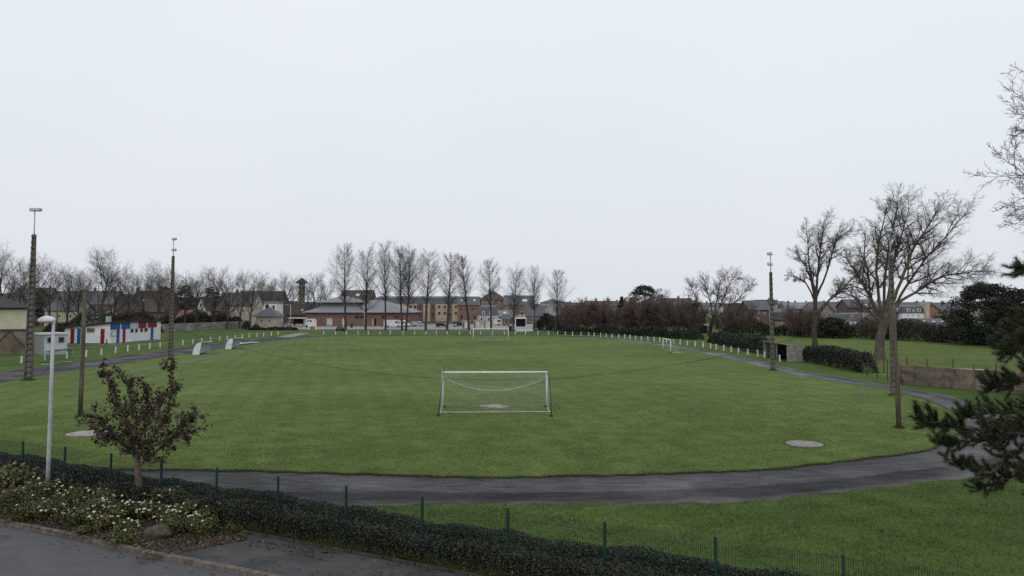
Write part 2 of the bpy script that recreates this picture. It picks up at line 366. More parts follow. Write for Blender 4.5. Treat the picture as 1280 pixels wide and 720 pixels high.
M['net'] = noise_mat('net_cord', (.3, .31, .3), (.42, .43, .42), 3)
M['net_green'] = noise_mat('green_net_cord', (.03, .13, .09), (.05, .18, .12), 3)
M['cable'] = noise_mat('black_cable', (.012, .012, .012), (.02, .02, .02), 3)
M['sand'] = noise_mat('worn_earth', (.26, .2, .17), (.4, .33, .29), 5, bump=.4)
M['render_white'] = noise_mat('white_render', (.6, .6, .59), (.74, .74, .73), .8, rough=.9)
M['render_grey'] = noise_mat('grey_render', (.3, .3, .29), (.42, .42, .4), .6, rough=.9)
M['cream'] = noise_mat('cream_render', (.36, .32, .245), (.47, .42, .335), .6, rough=.9)
M['peach'] = noise_mat('peach_render', (.37, .265, .2), (.47, .345, .27), .5, rough=.9)
M['stone'] = noise_mat('old_stone', (.15, .12, .095), (.26, .22, .18), .8, rough=.9)
M['brick'] = brick_mat('red_brick', (.17, .085, .065), (.22, .115, .09), (.19, .16, .14))
M['brick_dark'] = brick_mat('dark_brick', (.10, .06, .052), (.14, .085, .072), (.13, .11, .1))
M['brick_orange'] = brick_mat('orange_brick', (.27, .105, .07), (.33, .14, .09), (.25, .16, .12))
M['slate'] = noise_mat('slate_roof', (.06, .063, .07), (.095, .098, .108), 1.5, rough=.55, stretch=(1, 1, 3))
M['slate_pale'] = noise_mat('pale_slate_roof', (.125, .13, .145), (.19, .195, .21), 1.2, rough=.5, stretch=(1, 1, 3))
M['tile_brown'] = noise_mat('brown_tile_roof', (.058, .045, .040), (.098, .074, .065), 1.5, rough=.8, stretch=(1, 1, 3))
M['roof_felt'] = noise_mat('roof_felt', (.022, .023, .025), (.04, .041, .043), 2, rough=.8)
M['glass'] = glass_mat('window_glass', (.02, .025, .03))
M['sky_glass'] = glass_mat('skylight_glass', (.55, .58, .62))
M['blue'] = noise_mat('blue_paint', (.012, .075, .24), (.018, .1, .3), 2, rough=.6)
M['red'] = noise_mat('crimson_paint', (.16, .009, .022), (.21, .014, .03), 2, rough=.6)
M['clad'] = noise_mat('cream_cladding', (.5, .47, .34), (.6, .56, .43), 1, rough=.6)
M['stained'] = noise_mat('stained_concrete', (.17, .155, .135), (.26, .245, .22), 1, bump=.3, c3=(.13, .095, .06), s3=.5)
M['iron'] = noise_mat('brown_iron', (.06, .048, .04), (.09, .075, .062), 2)
M['shed_grey'] = noise_mat('grey_sheet', (.2, .205, .21), (.27, .275, .28), 2, stretch=(4, 4, .3))  # shade of the shed's side put into the colour; also its window frames
M['shed_white'] = noise_mat('pale_sheet', (.42, .44, .45), (.55, .57, .58), 1.5)
M['plastic'] = noise_mat('white_shell', (.55, .58, .6), (.68, .71, .73), 2, rough=.4)
M['dark'] = noise_mat('dark_interior', (.012, .012, .013), (.022, .022, .024), 2)  # shade of open interiors put into the colour; also plain dark bins and doors
M['car_white'] = noise_mat('white_car_paint', (.62, .63, .64), (.72, .73, .74), 1, rough=.3, spec=.5)
M['car_dark'] = noise_mat('dark_car_paint', (.012, .016, .026), (.02, .026, .04), 1, rough=.3, spec=.5)
M['car_silver'] = noise_mat('silver_car_paint', (.3, .33, .36), (.4, .43, .46), 1, rough=.3, spec=.5)
M['tyre'] = noise_mat('tyre_rubber', (.01, .01, .01), (.018, .018, .018), 2)
M['hill'] = noise_mat('far_wood', (.02, .021, .016), (.05, .047, .038), .12, c3=(.035, .036, .024), s3=.05)

# ================================================================== THE SETTING
def sheet(name, pts, z, mat, kind='structure', thick=0.0, parent=None):
    mb = MB(); P = [Vector((p[0], p[1], z)) for p in pts]
    area = sum(P[i].x * P[(i + 1) % len(P)].y - P[(i + 1) % len(P)].x * P[i].y for i in range(len(P)))
    if area < 0: P.reverse()
    mb.poly(P, 0)
    if thick:
        for i in range(len(P)):
            a, b = P[i], P[(i + 1) % len(P)]
            mb.poly([a - Vector((0, 0, thick)), b - Vector((0, 0, thick)), b, a], 0)
    o = mb.build(name, mat, parent)
    if kind and not parent: tag(o, kind=kind)
    return o
def spline(pts, n=12, closed=True):
    out = []; N = len(pts)
    for i in range(N if closed else N - 1):
        p = [pts[(i + k - 1) % N] if closed else pts[min(max(i + k - 1, 0), N - 1)] for k in range(4)]
        for j in range(n):
            t = j / n
            out.append(tuple(.5 * ((2 * p[1][a]) + (-p[0][a] + p[2][a]) * t + (2 * p[0][a] - 5 * p[1][a] + 4 * p[2][a] - p[3][a]) * t * t + (-p[0][a] + 3 * p[1][a] - 3 * p[2][a] + p[3][a]) * t ** 3) for a in range(2)))
    if not closed: out.append(tuple(pts[-1][:2]))
    return out
def P2(px, py): p = gp(px, py); return (p.x, p.y)

sheet('ground', [(-3000, -200), (3000, -200), (3000, 5000), (-3000, 5000)], 0, M['verge'])
# running track: inner and outer edge surveyed from the photograph, closed where the frame cuts it off
inner = [P2(330, 590), P2(480, 595), P2(620, 597.5), P2(760, 595.5), P2(920, 590), P2(1000, 584), P2(1100, 573), P2(1160, 563), (22.8, 39.6), (25.9, 43.2), P2(1200, 522), P2(1178, 510),
         P2(1127, 492), P2(1060, 480.5), P2(1000, 470), P2(940, 455.5), P2(890, 444), P2(845, 435), (24, 150), (18, 167), (9, 175.5), (-8, 178), (-27, 178), (-40, 176), (-46.5, 170),
         (-48.5, 150), (-48.4, 120), (-48.4, 97), (-48.3, 83), (-47.6, 68), (-45.5, 54), (-40, 43), (-30, 36), (-20, 33)]
outer = [(-10, 26.6), P2(500, 631.5), P2(620, 632), P2(760, 631), P2(920, 627), P2(1000, 621), P2(1100, 611), P2(1200, 597), (23, 33), (28, 38.5), (31.2, 45), (32.6, 50), (34, 55),
         P2(1178, 493.5), P2(1127, 485), P2(1060, 473), P2(1000, 463.5), P2(940, 449.5), P2(890, 439.5), P2(845, 432), (28.5, 152), (21.5, 171), (11, 181.5), (-8, 184), (-30, 184), (-45, 183), (-55, 176),
         (-56.6, 160), (-57, 130), (-56.5, 110), (-55.5, 90), (-55.5, 72), (-52, 52), (-44, 37), (-31, 29), (-20, 27)]
CT = np.array([-9.0, 104.0])
def polar(loop, th):
    L = np.array(spline(loop, 14)) - CT; a = np.arctan2(L[:, 1], L[:, 0]); r = np.hypot(L[:, 0], L[:, 1]); o = np.argsort(a)
    return np.interp(th, a[o], r[o], period=2 * math.pi)
NT = 2600
th = np.linspace(-math.pi, math.pi, NT, endpoint=False); rg = np.random.default_rng(3)
def wob(amp, k, seed):
    g = np.random.default_rng(seed); x = g.normal(size=NT); ker = np.hanning(k); ker /= ker.sum()
    x = np.convolve(np.concatenate([x[-k:], x, x[:k]]), ker, 'same')[k:-k]; return amp * x / x.std()
# angles are not uniform along the near end: resample by arc length
dense = np.linspace(-math.pi, math.pi, 40000); rd = polar(inner, dense); xy = np.stack([rd * np.cos(dense), rd * np.sin(dense)], 1)
sl = np.concatenate([[0], np.cumsum(np.hypot(*np.diff(xy, axis=0).T))]); th = np.interp(np.linspace(0, sl[-1], NT, endpoint=False), sl, dense)
ri = polar(inner, th); ro = polar(outer, th)
ri2 = ri + wob(.05, 9, 1) + wob(.06, 60, 2); ro2 = ro + wob(.09, 9, 4) + wob(.14, 50, 5)
def ringpt(r, t, z): return np.stack([CT[0] + r * np.cos(t), CT[1] + r * np.sin(t), np.full_like(r, z)], 1)
K = 12; V = []; T = []
for k in range(K + 1):
    f = k / K; V.append(ringpt(ri * (1 - f) + ro * f if 0 < k < K else (ri - .12 if k == 0 else ro2), th, .006)); T.append(np.full(NT, f))
i0 = np.arange(NT); i1 = (i0 + 1) % NT; FC = []
for k in range(K): FC.append(np.stack([k * NT + i0, (k + 1) * NT + i0, (k + 1) * NT + i1, k * NT + i1], 1))
tr = link('running_track', np_mesh('running_track', np.concatenate(V), np.concatenate(FC), M['track'], tint=np.concatenate(T))); tag(tr, kind='structure')
# the pitch lies a hand's breadth above the track, with an earth edge
ZP = .07
mb = MB(); top = ringpt(ri2, th, ZP); low = ringpt(ri2 + .03, th, .0)
mb.poly(top, 0)
for i in range(NT): j = (i + 1) % NT; mb.poly([low[i], low[j], top[j], top[i]], 1)
pit = mb.build('pitch', [M['pitch'], M['soil']]); tag(pit, kind='structure')

# far side surfaces
sheet('field', [(38.5, 74), (62, 60), (120, 60), (140, 118), P2(1180, 431.5)[:2], P2(1080, 423), P2(1000, 419), P2(880, 416.5), (44, 170), (40, 130), (38, 100)], .004, M['field'])
sheet('car_park', [at(300, 383, 233)[:2], at(718, 383, 226)[:2], at(700, 383, 300)[:2], at(300, 383, 300)[:2]], .004, M['carpark'])
sheet('concrete_path', [P2(164, 464), P2(164, 466), P2(260, 448.5), P2(356, 430.5), P2(356, 429.6), P2(260, 446.6)], ZP + .004, M['worn_concrete'])
sheet('gravel_path', [P2(345, 421.5), P2(372, 416.2), P2(388, 416.0), P2(366, 421.5)], .010, M['concrete'])

# foreground: road, kerb, flower bed, footpath
kerb_px = [(-60, 648.5), (0, 657), (60, 668), (120, 682), (160, 691), (190, 698), (250, 709), (320, 723), (420, 746), (560, 785)]
kerb_line = spline([gp(*p) [:2] for p in kerb_px], 10, closed=False)
kn = len(kerb_line)
def offs(line, d):
    out = []
    for i in range(len(line)):
        a = Vector(line[max(i - 1, 0)]); b = Vector(line[min(i + 1, len(line) - 1)]); t = (b - a).normalized()
        out.append((line[i][0] - t.y * d, line[i][1] + t.x * d))
    return out
KW = .2
kerb_in = offs(kerb_line, KW); 
sheet('road', kerb_line + [(12, 6), (-40, 6)], .004, M['asphalt'])
kb = empty('kerb'); tag(kb, kind='structure')
cum = [0]
for a, b in zip(kerb_line, kerb_line[1:]): cum.append(cum[-1] + math.dist(a, b))
def along(line, c, s):
    for i in range(len(c) - 1):
        if c[i + 1] >= s: f = (s - c[i]) / (c[i + 1] - c[i]); return tuple(line[i][k] * (1 - f) + line[i + 1][k] * f for k in range(2))
    return line[-1]
s = 0.0; rnd = random.Random(5)
while s < cum[-1] - 1:
    a0, a1 = along(kerb_line, cum, s + .006), along(kerb_line, cum, s + .994); b0, b1 = along(kerb_in, cum, s + .006), along(kerb_in, cum, s + .994)
    z = .125 + rnd.uniform(-.006, .006); mb = MB()
    lo = [Vector((*q, -.02)) for q in (a0, a1, b1, b0)]; hi = [Vector((*q, z)) for q in (a0, a1, b1, b0)]
    hi[0] += (hi[3] - hi[0]) * .12; hi[1] += (hi[2] - hi[1]) * .12
    mb.poly(hi)
    for i in range(4): j = (i + 1) % 4; mb.poly([lo[i], lo[j], hi[j], hi[i]])
    mb.build('kerb_stone', M['kerb'], kb); s += 1.0

# the fence line (posts seen through the hedge)
FT = 1.74
fa, fb = gp(29, 552, FT), gp(1054, 695, FT)
FN = 11; fdir = Vector((fb.x - fa.x, fb.y - fa.y, 0)); FS = fdir.length / FN; fdir.normalize(); fnrm = Vector((fdir.y, -fdir.x, 0))   # fnrm points towards the street
def fpt(i, off=0.0): return Vector((fa.x, fa.y, 0)) + fdir * (FS * i) + fnrm * off
GZ = .10
bed_edge = [P2(190, 697), P2(235, 689), P2(300, 676)]
hedge_front = [(fpt(i, .62).x, fpt(i, .62).y) for i in (4.6, 3, 1, -1, -3)]
lk = [p for p in kerb_in if p[0] < P2(190, 697)[0] + .4]
sheet('flower_bed', lk + bed_edge[1:] + hedge_front, GZ, M['soil'])
rk = [p for p in kerb_in if p[0] > P2(190, 697)[0] - .3]
fr = [(fpt(i, .66).x, fpt(i, .66).y) for i in (13, 11, 9, 7, 5.5, 4.6)]
sheet('footpath', rk + [(14, 9)] + fr + [bed_edge[2], bed_edge[1]], GZ + .004, M['path'])
# thin concrete edging between footpath and hedge
ed = MB()
for i in np.arange(4.7, 12.5, .4):
    ed.bar(fpt(i + .01, .70) + Vector((0, 0, GZ + .03)), fpt(i + .39, .70) + Vector((0, 0, GZ + .03)), .07, .1)
edg = ed.build('path_edging', M['soil_edge']); tag(edg, kind='structure')

# ------------------------------------------------------------------ grass blades on the near verge and the near pitch edge (real blades)
def blades(name, pts, h, wdt, mat, seed, z):
    g = np.random.default_rng(seed); N = len(pts); C = np.zeros((N, 3)); C[:, :2] = pts; C[:, 2] = z
    a = g.uniform(0, 2 * math.pi, N); lean = g.normal(size=(N, 2)) * .45; hh = h * g.uniform(.5, 1.25, N)
    side = np.stack([np.cos(a), np.sin(a), np.zeros(N)], 1) * wdt * .5
    tip = C + np.stack([lean[:, 0] * hh, lean[:, 1] * hh, hh], 1)
    V = np.stack([C - side, C + side, tip], 1).reshape(-1, 3)
    o = link(name, np_mesh(name, V, np.arange(N * 3).reshape(N, 3), mat, tint=np.repeat(g.uniform(0, 1, N), 3)))
    return tag(o, kind='stuff')
def clump(n, x0, x1, y0, y1, g):
    p = np.stack([g.uniform(x0, x1, n), g.uniform(y0, y1, n)], 1)
    v = np.sin(p[:, 0] * 1.7 + 3 * np.sin(p[:, 1] * .6)) * np.sin(p[:, 1] * 2.1 + 2 * np.sin(p[:, 0] * .5))
    return p[g.uniform(-1.6, 1, n) < v + .2]
g = np.random.default_rng(11)
vp = clump(620000, -14, 34, 13.5, 50, g)
d2 = vp - CT; tv = np.arctan2(d2[:, 1], d2[:, 0]); rv = np.hypot(d2[:, 0], d2[:, 1])
so = np.argsort(th); edge_o = np.interp(tv, th[so], ro2[so], period=2 * math.pi); edge_i = np.interp(tv, th[so], ri2[so], period=2 * math.pi)
offn = (vp[:, 0] - fa.x) * fnrm.x + (vp[:, 1] - fa.y) * fnrm.y
inview = np.abs(vp[:, 0]) < vp[:, 1] * .74
keep = (rv > edge_o - .05 - .25 * g.uniform(0, 1, len(vp)) ** 3) & (offn < .4) & inview & (g.uniform(0, 1, len(vp)) < 24 / np.maximum(vp[:, 1], 18))
blades('verge_grass', vp[keep], .085, .016, M['blade'], 1, .0)['label'] = 'short tufty green grass between the wire fence and the track'
pp = clump(900000, -32, 30, 29, 60, g)
d2 = pp - CT; tv = np.arctan2(d2[:, 1], d2[:, 0]); rv = np.hypot(d2[:, 0], d2[:, 1]); edge_i = np.interp(tv, th[so], ri2[so], period=2 * math.pi)
keep = (rv < edge_i + .04) & (np.abs(pp[:, 0]) < pp[:, 1] * .74) & (g.uniform(0, 1, len(pp)) < np.clip(1.6 - pp[:, 1] / 42, .05, 1))
blades('pitch_grass', pp[keep], .045, .018, M['pblade'], 2, ZP)['label'] = 'mown green grass of the football pitch'
ei = np.repeat(np.arange(NT), 26); eth = th[ei] + g.normal(size=len(ei)) * .002; er = np.interp(eth, th[so], ri2[so], period=2 * math.pi) + g.normal(size=len(ei)) * .05
ep = np.stack([CT[0] + er * np.cos(eth), CT[1] + er * np.sin(eth)], 1); ep = ep[ep[:, 1] < 75]
blades('edge_grass', ep, .10, .02, M['pblade'], 3, ZP - .03)['label'] = 'longer grass tufts along the inner track edge'

# ================================================================== TREES
def rvec(rnd): return Vector((rnd.gauss(0, 1), rnd.gauss(0, 1), rnd.gauss(0, 1))).normalized()
def turn(d, ang, az):
    a = d.orthogonal().normalized(); b = d.cross(a)
    return (d * math.cos(ang) + (a * math.cos(az) + b * math.sin(az)) * math.sin(ang)).normalized()
def grow(rnd, p, d, L, r, lev, P, out):
    """P[lev] = dict(n segments, wob, up, kids per segment, start, ang, ratio, taper, rr)"""
    q = P[lev]; n = q['n']; az = rnd.uniform(0, 6.28); st = L / n
    for i in range(n):
        d = (d + rvec(rnd) * q['wob'] + Vector((0, 0, q['up']))).normalized()
        e = p + d * st; t0, t1 = i / n, (i + 1) / n
        r0, r1 = r * (1 - t0 * q['taper']), r * (1 - t1 * q['taper'])
        out[lev].append((p, e, r0, r1)); p = e
        if lev + 1 < len(P) and t1 >= q['start']:
            k = q['kids']; k = int(k) + (rnd.random() < k - int(k))
            for _ in range(k):
                az += 2.4 + rnd.uniform(-.5, .5)
                cl = L * q['ratio'] * q['prof'](t1) * rnd.uniform(.7, 1.25)
                grow(rnd, p - d * st * rnd.uniform(0, .9), turn(d, q['ang'] * rnd.uniform(.75, 1.25), az), cl, max(min(r1 * q['rr'], r1 * .85), P[lev + 1].get('rmin', .01)), lev + 1, P, out)
def lv(n, wob, up, kids=0, start=.3, ang=.8, ratio=.5, taper=.8, rr=.5, prof=lambda t: 1 - .6 * t, rmin=.012):
    return dict(n=n, wob=wob, up=up, kids=kids, start=start, ang=ang, ratio=ratio, taper=taper, rr=rr, prof=prof, rmin=rmin)
def tree_meshes(key, seed, starts, P, split, mats, n0=7):
    """starts: list of (p, d, L, r, level). returns trunk mesh, crown mesh"""
    rnd = random.Random(seed); out = [[] for _ in P]
    for (p, d, L, r, l) in starts: grow(rnd, Vector(p), Vector(d).normalized(), L, r, l, P, out)
    tr = [x for l in range(split) for x in out[l]]; cr = [x for l in range(split, len(P)) for x in out[l]]
    return segs_mesh('trunk', tr, mats[0], n0, True), segs_mesh('crown', cr, mats[1], 3)
def plant_tree(name, label, meshes, loc, sc_, rz, cat='tree', group=None, names=('trunk', 'crown'), sz=None):
    e = empty(name, loc, rz, label, cat, group); e.scale = (sc_, sc_, sz or sc_)
    for nm, me in zip(names, meshes):
        o = link(nm, me, e)
        if nm != 'trunk': tag(o, kind='stuff')
    return e

def pop_levels(i):
    a = [.80, .72, .88, .78, .84, .70][i]; q = [.27, .25, .28, .27, .25, .24][i]; w_ = [.58, .62, .55, .66, .6, .56][i]
    return [lv(17, .016 + .006 * (i % 3), .02, 3.3, [.30, .34, .36, .28, .32, .38][i], a, q, .9, .36, lambda t: max(.12, 1.2 * (1 - max(t - w_, 0) ** 1.2 * 1.75) * (.65 if t < .45 else 1)), .03),
            lv(6, .09, .075, 2.5, .12, .62, .46, .75, .5, lambda t: 1.1 - .5 * t, .028), lv(4, .13, .05, 2.3, .1, .62, .6, .7, .6, lambda t: 1.1 - .5 * t, .014), lv(2, .17, .03, rmin=.0095)]
pop_me = [tree_meshes('poplar', 20 + i, [((0, 0, 0), (.025 * (i - 2.5) / 2, .02 * (i % 2), 1), 21.5, .38, 0)], pop_levels(i), 2, (M['bark'], M['twig_far'])) for i in range(6)]
pop_twin = tree_meshes('poplar', 30, [((-.5, 0, 0), (-.05, 0, 1), 21.8, .34, 0), ((.5, 0, 0), (.07, .02, 1), 21.5, .34, 0)], pop_levels(0), 2, (M['bark'], M['twig_far']))
pops = [(432, 411.5, 303, 'leftmost tall bare poplar of the row, before the brick hall'), (457, 412.5, 303, 'second bare poplar from the left of the row behind the pitch'), (482, 412.5, 300, 'narrow bare poplar third from the left, between two fuller poplars'),
        (505, 413.5, 301, 'widest bare poplar of the row, with twin trunks, beside the white vans'), (532, 413.5, 311, 'bare poplar fifth from left of the row, before the peach apartment block'), (559, 413.5, 315, 'bare poplar sixth from left of the row, by the dark parked car'),
        (586, 412.5, 319, 'bare poplar behind the left post of the far goal'), (614, 412, 322, 'forked bare poplar rising behind the middle of the far goal'), (641.5, 414, 328, 'bare poplar just right of the far goal'),
        (668, 415, 331, 'second to last bare poplar of the row on the right'), (695, 415, 336, 'rightmost bare poplar of the row, next to the reddish shrubs')]
for i, (px, py, yt, lab) in enumerate(pops):
    b = gp(px, py); zt = at(px, yt, b.y).z; me = pop_twin if i == 3 else pop_me[[0, 3, 1, 0, 2, 4, 5, 2, 3, 1, 4][i]]
    k = zt / max(v.co.z for v in me[1].vertices) * 1.02
    o = plant_tree('poplar_tree', lab, me, b, k * (.82 if i == 2 else 1.0), rnd.uniform(0, 6.28) if i != 3 else .2, group='bare poplars behind the far goal', sz=k)

# bare spreading trees at the left and far behind
SPR = [lv(7, .06, .06, 1.9, .3, .68, .66, .7, .6, lambda t: 1.15 - .35 * t, .05), lv(6, .12, .07, 2.0, .2, .62, .52, .75, .55, lambda t: 1.15 - .5 * t, .042),
       lv(4, .15, .06, 2.1, .15, .65, .52, .7, .6, lambda t: 1.15 - .5 * t, .022), lv(3, .18, .04, 1.6, .2, .65, .55, .7, .6, lambda t: 1, .014), lv(2, .2, .02, rmin=.0105)]
spr_me = [tree_meshes('spreading', 50 + i, [((0, 0, 0), (.03 * (i - 1), .02, 1), 12.5, .36, 0)], SPR, 2, (M['bark'], M['twig_far'])) for i in range(4)]
def mesh_top(ms): return max(max(v.co.z for v in m.vertices) for m in ms)
spr_h = [mesh_top(m) for m in spr_me]
ltrees = [(6, 205, 309, 'bare tree at the left frame edge behind the cream stand', 0), (40, 215, 322, 'bare tree behind the leftmost floodlight pole', 1), (84, 200, 336, 'bare tree behind the wooden pole at left', 2), (124, 190, 314, 'tallest bare tree behind the white changing rooms', 3),
          (158, 205, 336, 'low bare tree behind the right half of the changing rooms', 0), (196, 195, 331, 'bare tree right of the changing rooms, left of the floodlight pole', 1), (232, 225, 347, 'bare tree behind the long pale panel wall, left end', 2), (266, 235, 336, 'bare tree behind the middle of the pale panel wall', 3),
          (284, 230, 338, 'bare tree before the cream long house', 0), (313, 232, 341, 'bare tree at the right end of the pale panel wall', 1), (352, 300, 343, 'rounded bare tree behind the white van', 2), (394, 310, 343, 'bare tree right of the small tower', 3), (410, 330, 346, 'bare tree behind the left corner of the brick hall', 0),
          (338, 335, 352, 'bare far tree above the white house', 1), (22, 240, 330, 'bare tree beyond the cream stand roof', 2), (108, 245, 338, 'bare background tree behind the grey roofed house', 1), (178, 250, 342, 'bare background tree above the dark roofed house', 2), (250, 265, 345, 'bare background tree above the narrow white gable', 0),
          (64, 225, 332, 'bare tree between the leftmost floodlight pole and the wooden pole', 3), (142, 215, 326, 'bare tree over the peach gabled house', 0), (214, 230, 345, 'bare tree right behind the second floodlight pole', 2), (246, 228, 342, 'bare tree over the middle of the pale panel wall, left of two', 1), (300, 240, 345, 'bare tree over the cream long house, right side', 3), (330, 290, 350, 'bare tree behind the slate roofed pavilion', 0), (366, 320, 352, 'bare tree left of the small tower', 3), (384, 300, 356, 'low bare tree right below the small tower', 1), (100, 205, 342, 'low bare tree before the far row house', 0), (182, 215, 345, 'low bare tree before the wide dark roofed house', 3), (270, 245, 352, 'low bare tree before the dark red brick house', 1)]
for px, Y, yt, lab, v in ltrees:
    b = at(px, 383, Y); zt = at(px, yt, Y).z; k = zt / spr_h[v] * 1.1
    plant_tree('bare_tree', lab, spr_me[v], (b.x, Y, 0), k, rnd.uniform(0, 6.28), group='bare trees beyond the left side of the pitch')
b = at(832, 383, 260); plant_tree('bare_tree', 'pale bare tree poking out right of the dark conifer', spr_me[1], (b.x, 260, 0), at(832, 358, 260).z / spr_h[1], 1.0)

# three big bare trees at the right: limbs follow the photograph
BIG = [lv(6, .05, .04, 0, taper=.45), lv(7, .07, .03, 1.9, .18, .65, .42, .8, .5, lambda t: 1.15 - .6 * t, .05), lv(6, .13, .03, 1.35, .1, .65, .5, .75, .6, lambda t: 1.15 - .5 * t, .026),
       lv(4, .16, .015, 1.55, .1, .65, .52, .7, .6, lambda t: 1.1 - .5 * t, .015), lv(3, .2, .0, 1.5, .2, .65, .6, .6, .7, lambda t: 1, .0105), lv(2, .25, 0, rmin=.008)]
NEAR = [lv(6, .05, .04), lv(6, .07, .03), lv(6, .10, .045, 1.15, .15, .6, .5, .75, .6, lambda t: 1.1 - .5 * t, .014), lv(4, .13, .05, 1.2, .15, .6, .5, .7, .7, lambda t: 1.1 - .4 * t, .010), lv(3, .16, .04, .9, .3, .6, .6, .6, .8, lambda t: 1, .008), lv(2, .2, .02, rmin=.007)]
def limb_tree(name, label, base, Y, limbs, trunk_r, seed, twig, bark, sub=.42, extra=1.0, rtop=.05, BIG=BIG):
    """limbs: (pixel polyline, depth drift in metres, start radius). polylines are laid out at the tree's distance"""
    rnd = random.Random(seed); out = [[] for _ in BIG]
    for li, (pl, dy, r) in enumerate(limbs):
        pts = []
        for i, (x, y) in enumerate(pl):
            p = at(x, y, Y + dy * (i / (len(pl) - 1)) ** 1.3); pts.append(p - Vector(base))
        fine = []
        for i in range(len(pts) - 1):
            for j in range(4):
                t = j / 4; p0, p1, p2, p3 = pts[max(i - 1, 0)], pts[i], pts[i + 1], pts[min(i + 2, len(pts) - 1)]
                fine.append(.5 * ((2 * p1) + (p2 - p0) * t + (2 * p0 - 5 * p1 + 4 * p2 - p3) * t * t + (3 * p1 - p0 - 3 * p2 + p3) * t ** 3) + (rvec(rnd) * .06 if i + j else Vector()))
        fine.append(pts[-1]); n = len(fine) - 1
        Ltot = sum((fine[i + 1] - fine[i]).length for i in range(n)); az = rnd.uniform(0, 6)
        rend = rtop if li else r * .82
        for i in range(n):
            t0, t1 = i / n, (i + 1) / n; ra, rb = r + (rend - r) * t0 ** .8, r + (rend - r) * t1 ** .8
            if li == 0 and i < 3: ra *= 1 + .16 * (3 - i); rb *= 1 + .16 * (2 - i)
            kk = .8 if li else 1
            out[0].append((fine[i], fine[i + 1], ra * kk, rb * kk)); d = (fine[i + 1] - fine[i]).normalized()
            if li and t1 > .3:
                for _ in range(2 if rnd.random() < .5 * extra else 1):
                    az += 2.4 + rnd.uniform(-.4, .4)
                    grow(rnd, fine[i + 1], turn(d, rnd.uniform(.45, .95), az), Ltot * sub * (1.15 - .6 * t1) * rnd.uniform(.55, 1.1), min(rb * .6, .12), 2, BIG, out)
    tr = out[0] + out[1] + out[2]; cr = out[3] + out[4] + out[5]
    e = empty(name, base, 0, label, 'tree')
    link('trunk', segs_mesh('trunk', tr, M[bark], 9, True), e); link('crown', segs_mesh('crown', cr, M[twig], 3), e)
    return e
b2 = gp(1099, 450); Y2 = b2.y
limb_tree('bare_tree', 'largest bare tree, thick pale trunk, on the meadow edge behind the right floodlight pole', b2, Y2, [
    ([(1099, 452), (1100, 430), (1103, 410), (1107, 394)], 0, .62),
    ([(1103, 408), (1092, 380), (1080, 357), (1070, 340), (1058, 322)], 2, .34), ([(1104, 404), (1098, 372), (1096, 330), (1102, 290), (1108, 262)], -2.5, .36),
    ([(1106, 402), (1112, 360), (1118, 325), (1128, 290), (1138, 257)], 1.5, .38), ([(1107, 402), (1122, 362), (1140, 315), (1158, 285), (1172, 262)], -2, .36),
    ([(1107, 406), (1122, 380), (1150, 362), (1178, 346), (1208, 341), (1228, 338)], 1.0, .33), ([(1108, 404), (1128, 366), (1158, 322), (1188, 290), (1208, 265)], 3, .30),
    ([(1103, 404), (1088, 372), (1086, 345), (1080, 318), (1082, 295)], 4, .28), ([(1105, 400), (1106, 350), (1112, 305), (1120, 268), (1122, 250)], 4.5, .30), ([(1104, 406), (1085, 388), (1068, 372), (1054, 356)], -3, .22)], .8, 71, 'twig_far', 'bark_pale', .31)
b1 = gp(1019, 436); Y1 = b1.y
limb_tree('bare_tree', 'tall bare tree behind the small concrete shelter, between two larger trees', b1, Y1, [
    ([(1019, 437), (1018, 420), (1019, 400), (1019, 385)], 0, .45),
    ([(1019, 388), (1016, 360), (1012, 345), (1005, 330), (996, 318)], 2, .30), ([(1019, 388), (1021, 355), (1024, 325), (1027, 300), (1030, 277)], -1, .36), ([(1020, 396), (1035, 377), (1050, 365), (1063, 350), (1074, 338)], 1.5, .32),
    ([(1020, 372), (1032, 345), (1040, 318), (1045, 300), (1062, 288)], -2.5, .26), ([(1018, 376), (1008, 355), (998, 348), (988, 345)], -2, .2), ([(1020, 366), (1012, 335), (1010, 305), (1008, 288)], 3, .22)], .62, 72, 'twig_far', 'bark', .31)
b3 = gp(888, 419.5); Y3 = b3.y
limb_tree('bare_tree', 'broad bare tree at the far right corner of the pitch, left of the floodlight pole', b3, Y3, [
    ([(888, 420), (888, 412), (890, 404), (892, 400)], 0, .5),
    ([(891, 402), (897, 390), (904, 372), (914, 352), (920, 345)], 1, .3), ([(891, 402), (889, 385), (886, 370), (882, 358), (880, 350)], -2, .26), ([(892, 401), (905, 390), (918, 378), (930, 366), (937, 356)], 2, .27),
    ([(891, 403), (880, 392), (872, 378), (866, 365), (864, 358)], 2.5, .24), ([(892, 402), (910, 397), (926, 391), (938, 384)], -2, .24), ([(891, 400), (896, 375), (899, 360), (902, 346)], -3, .26), ([(890, 404), (876, 398), (865, 392)], -1, .18)], .5, 73, 'twig', 'bark', .40)
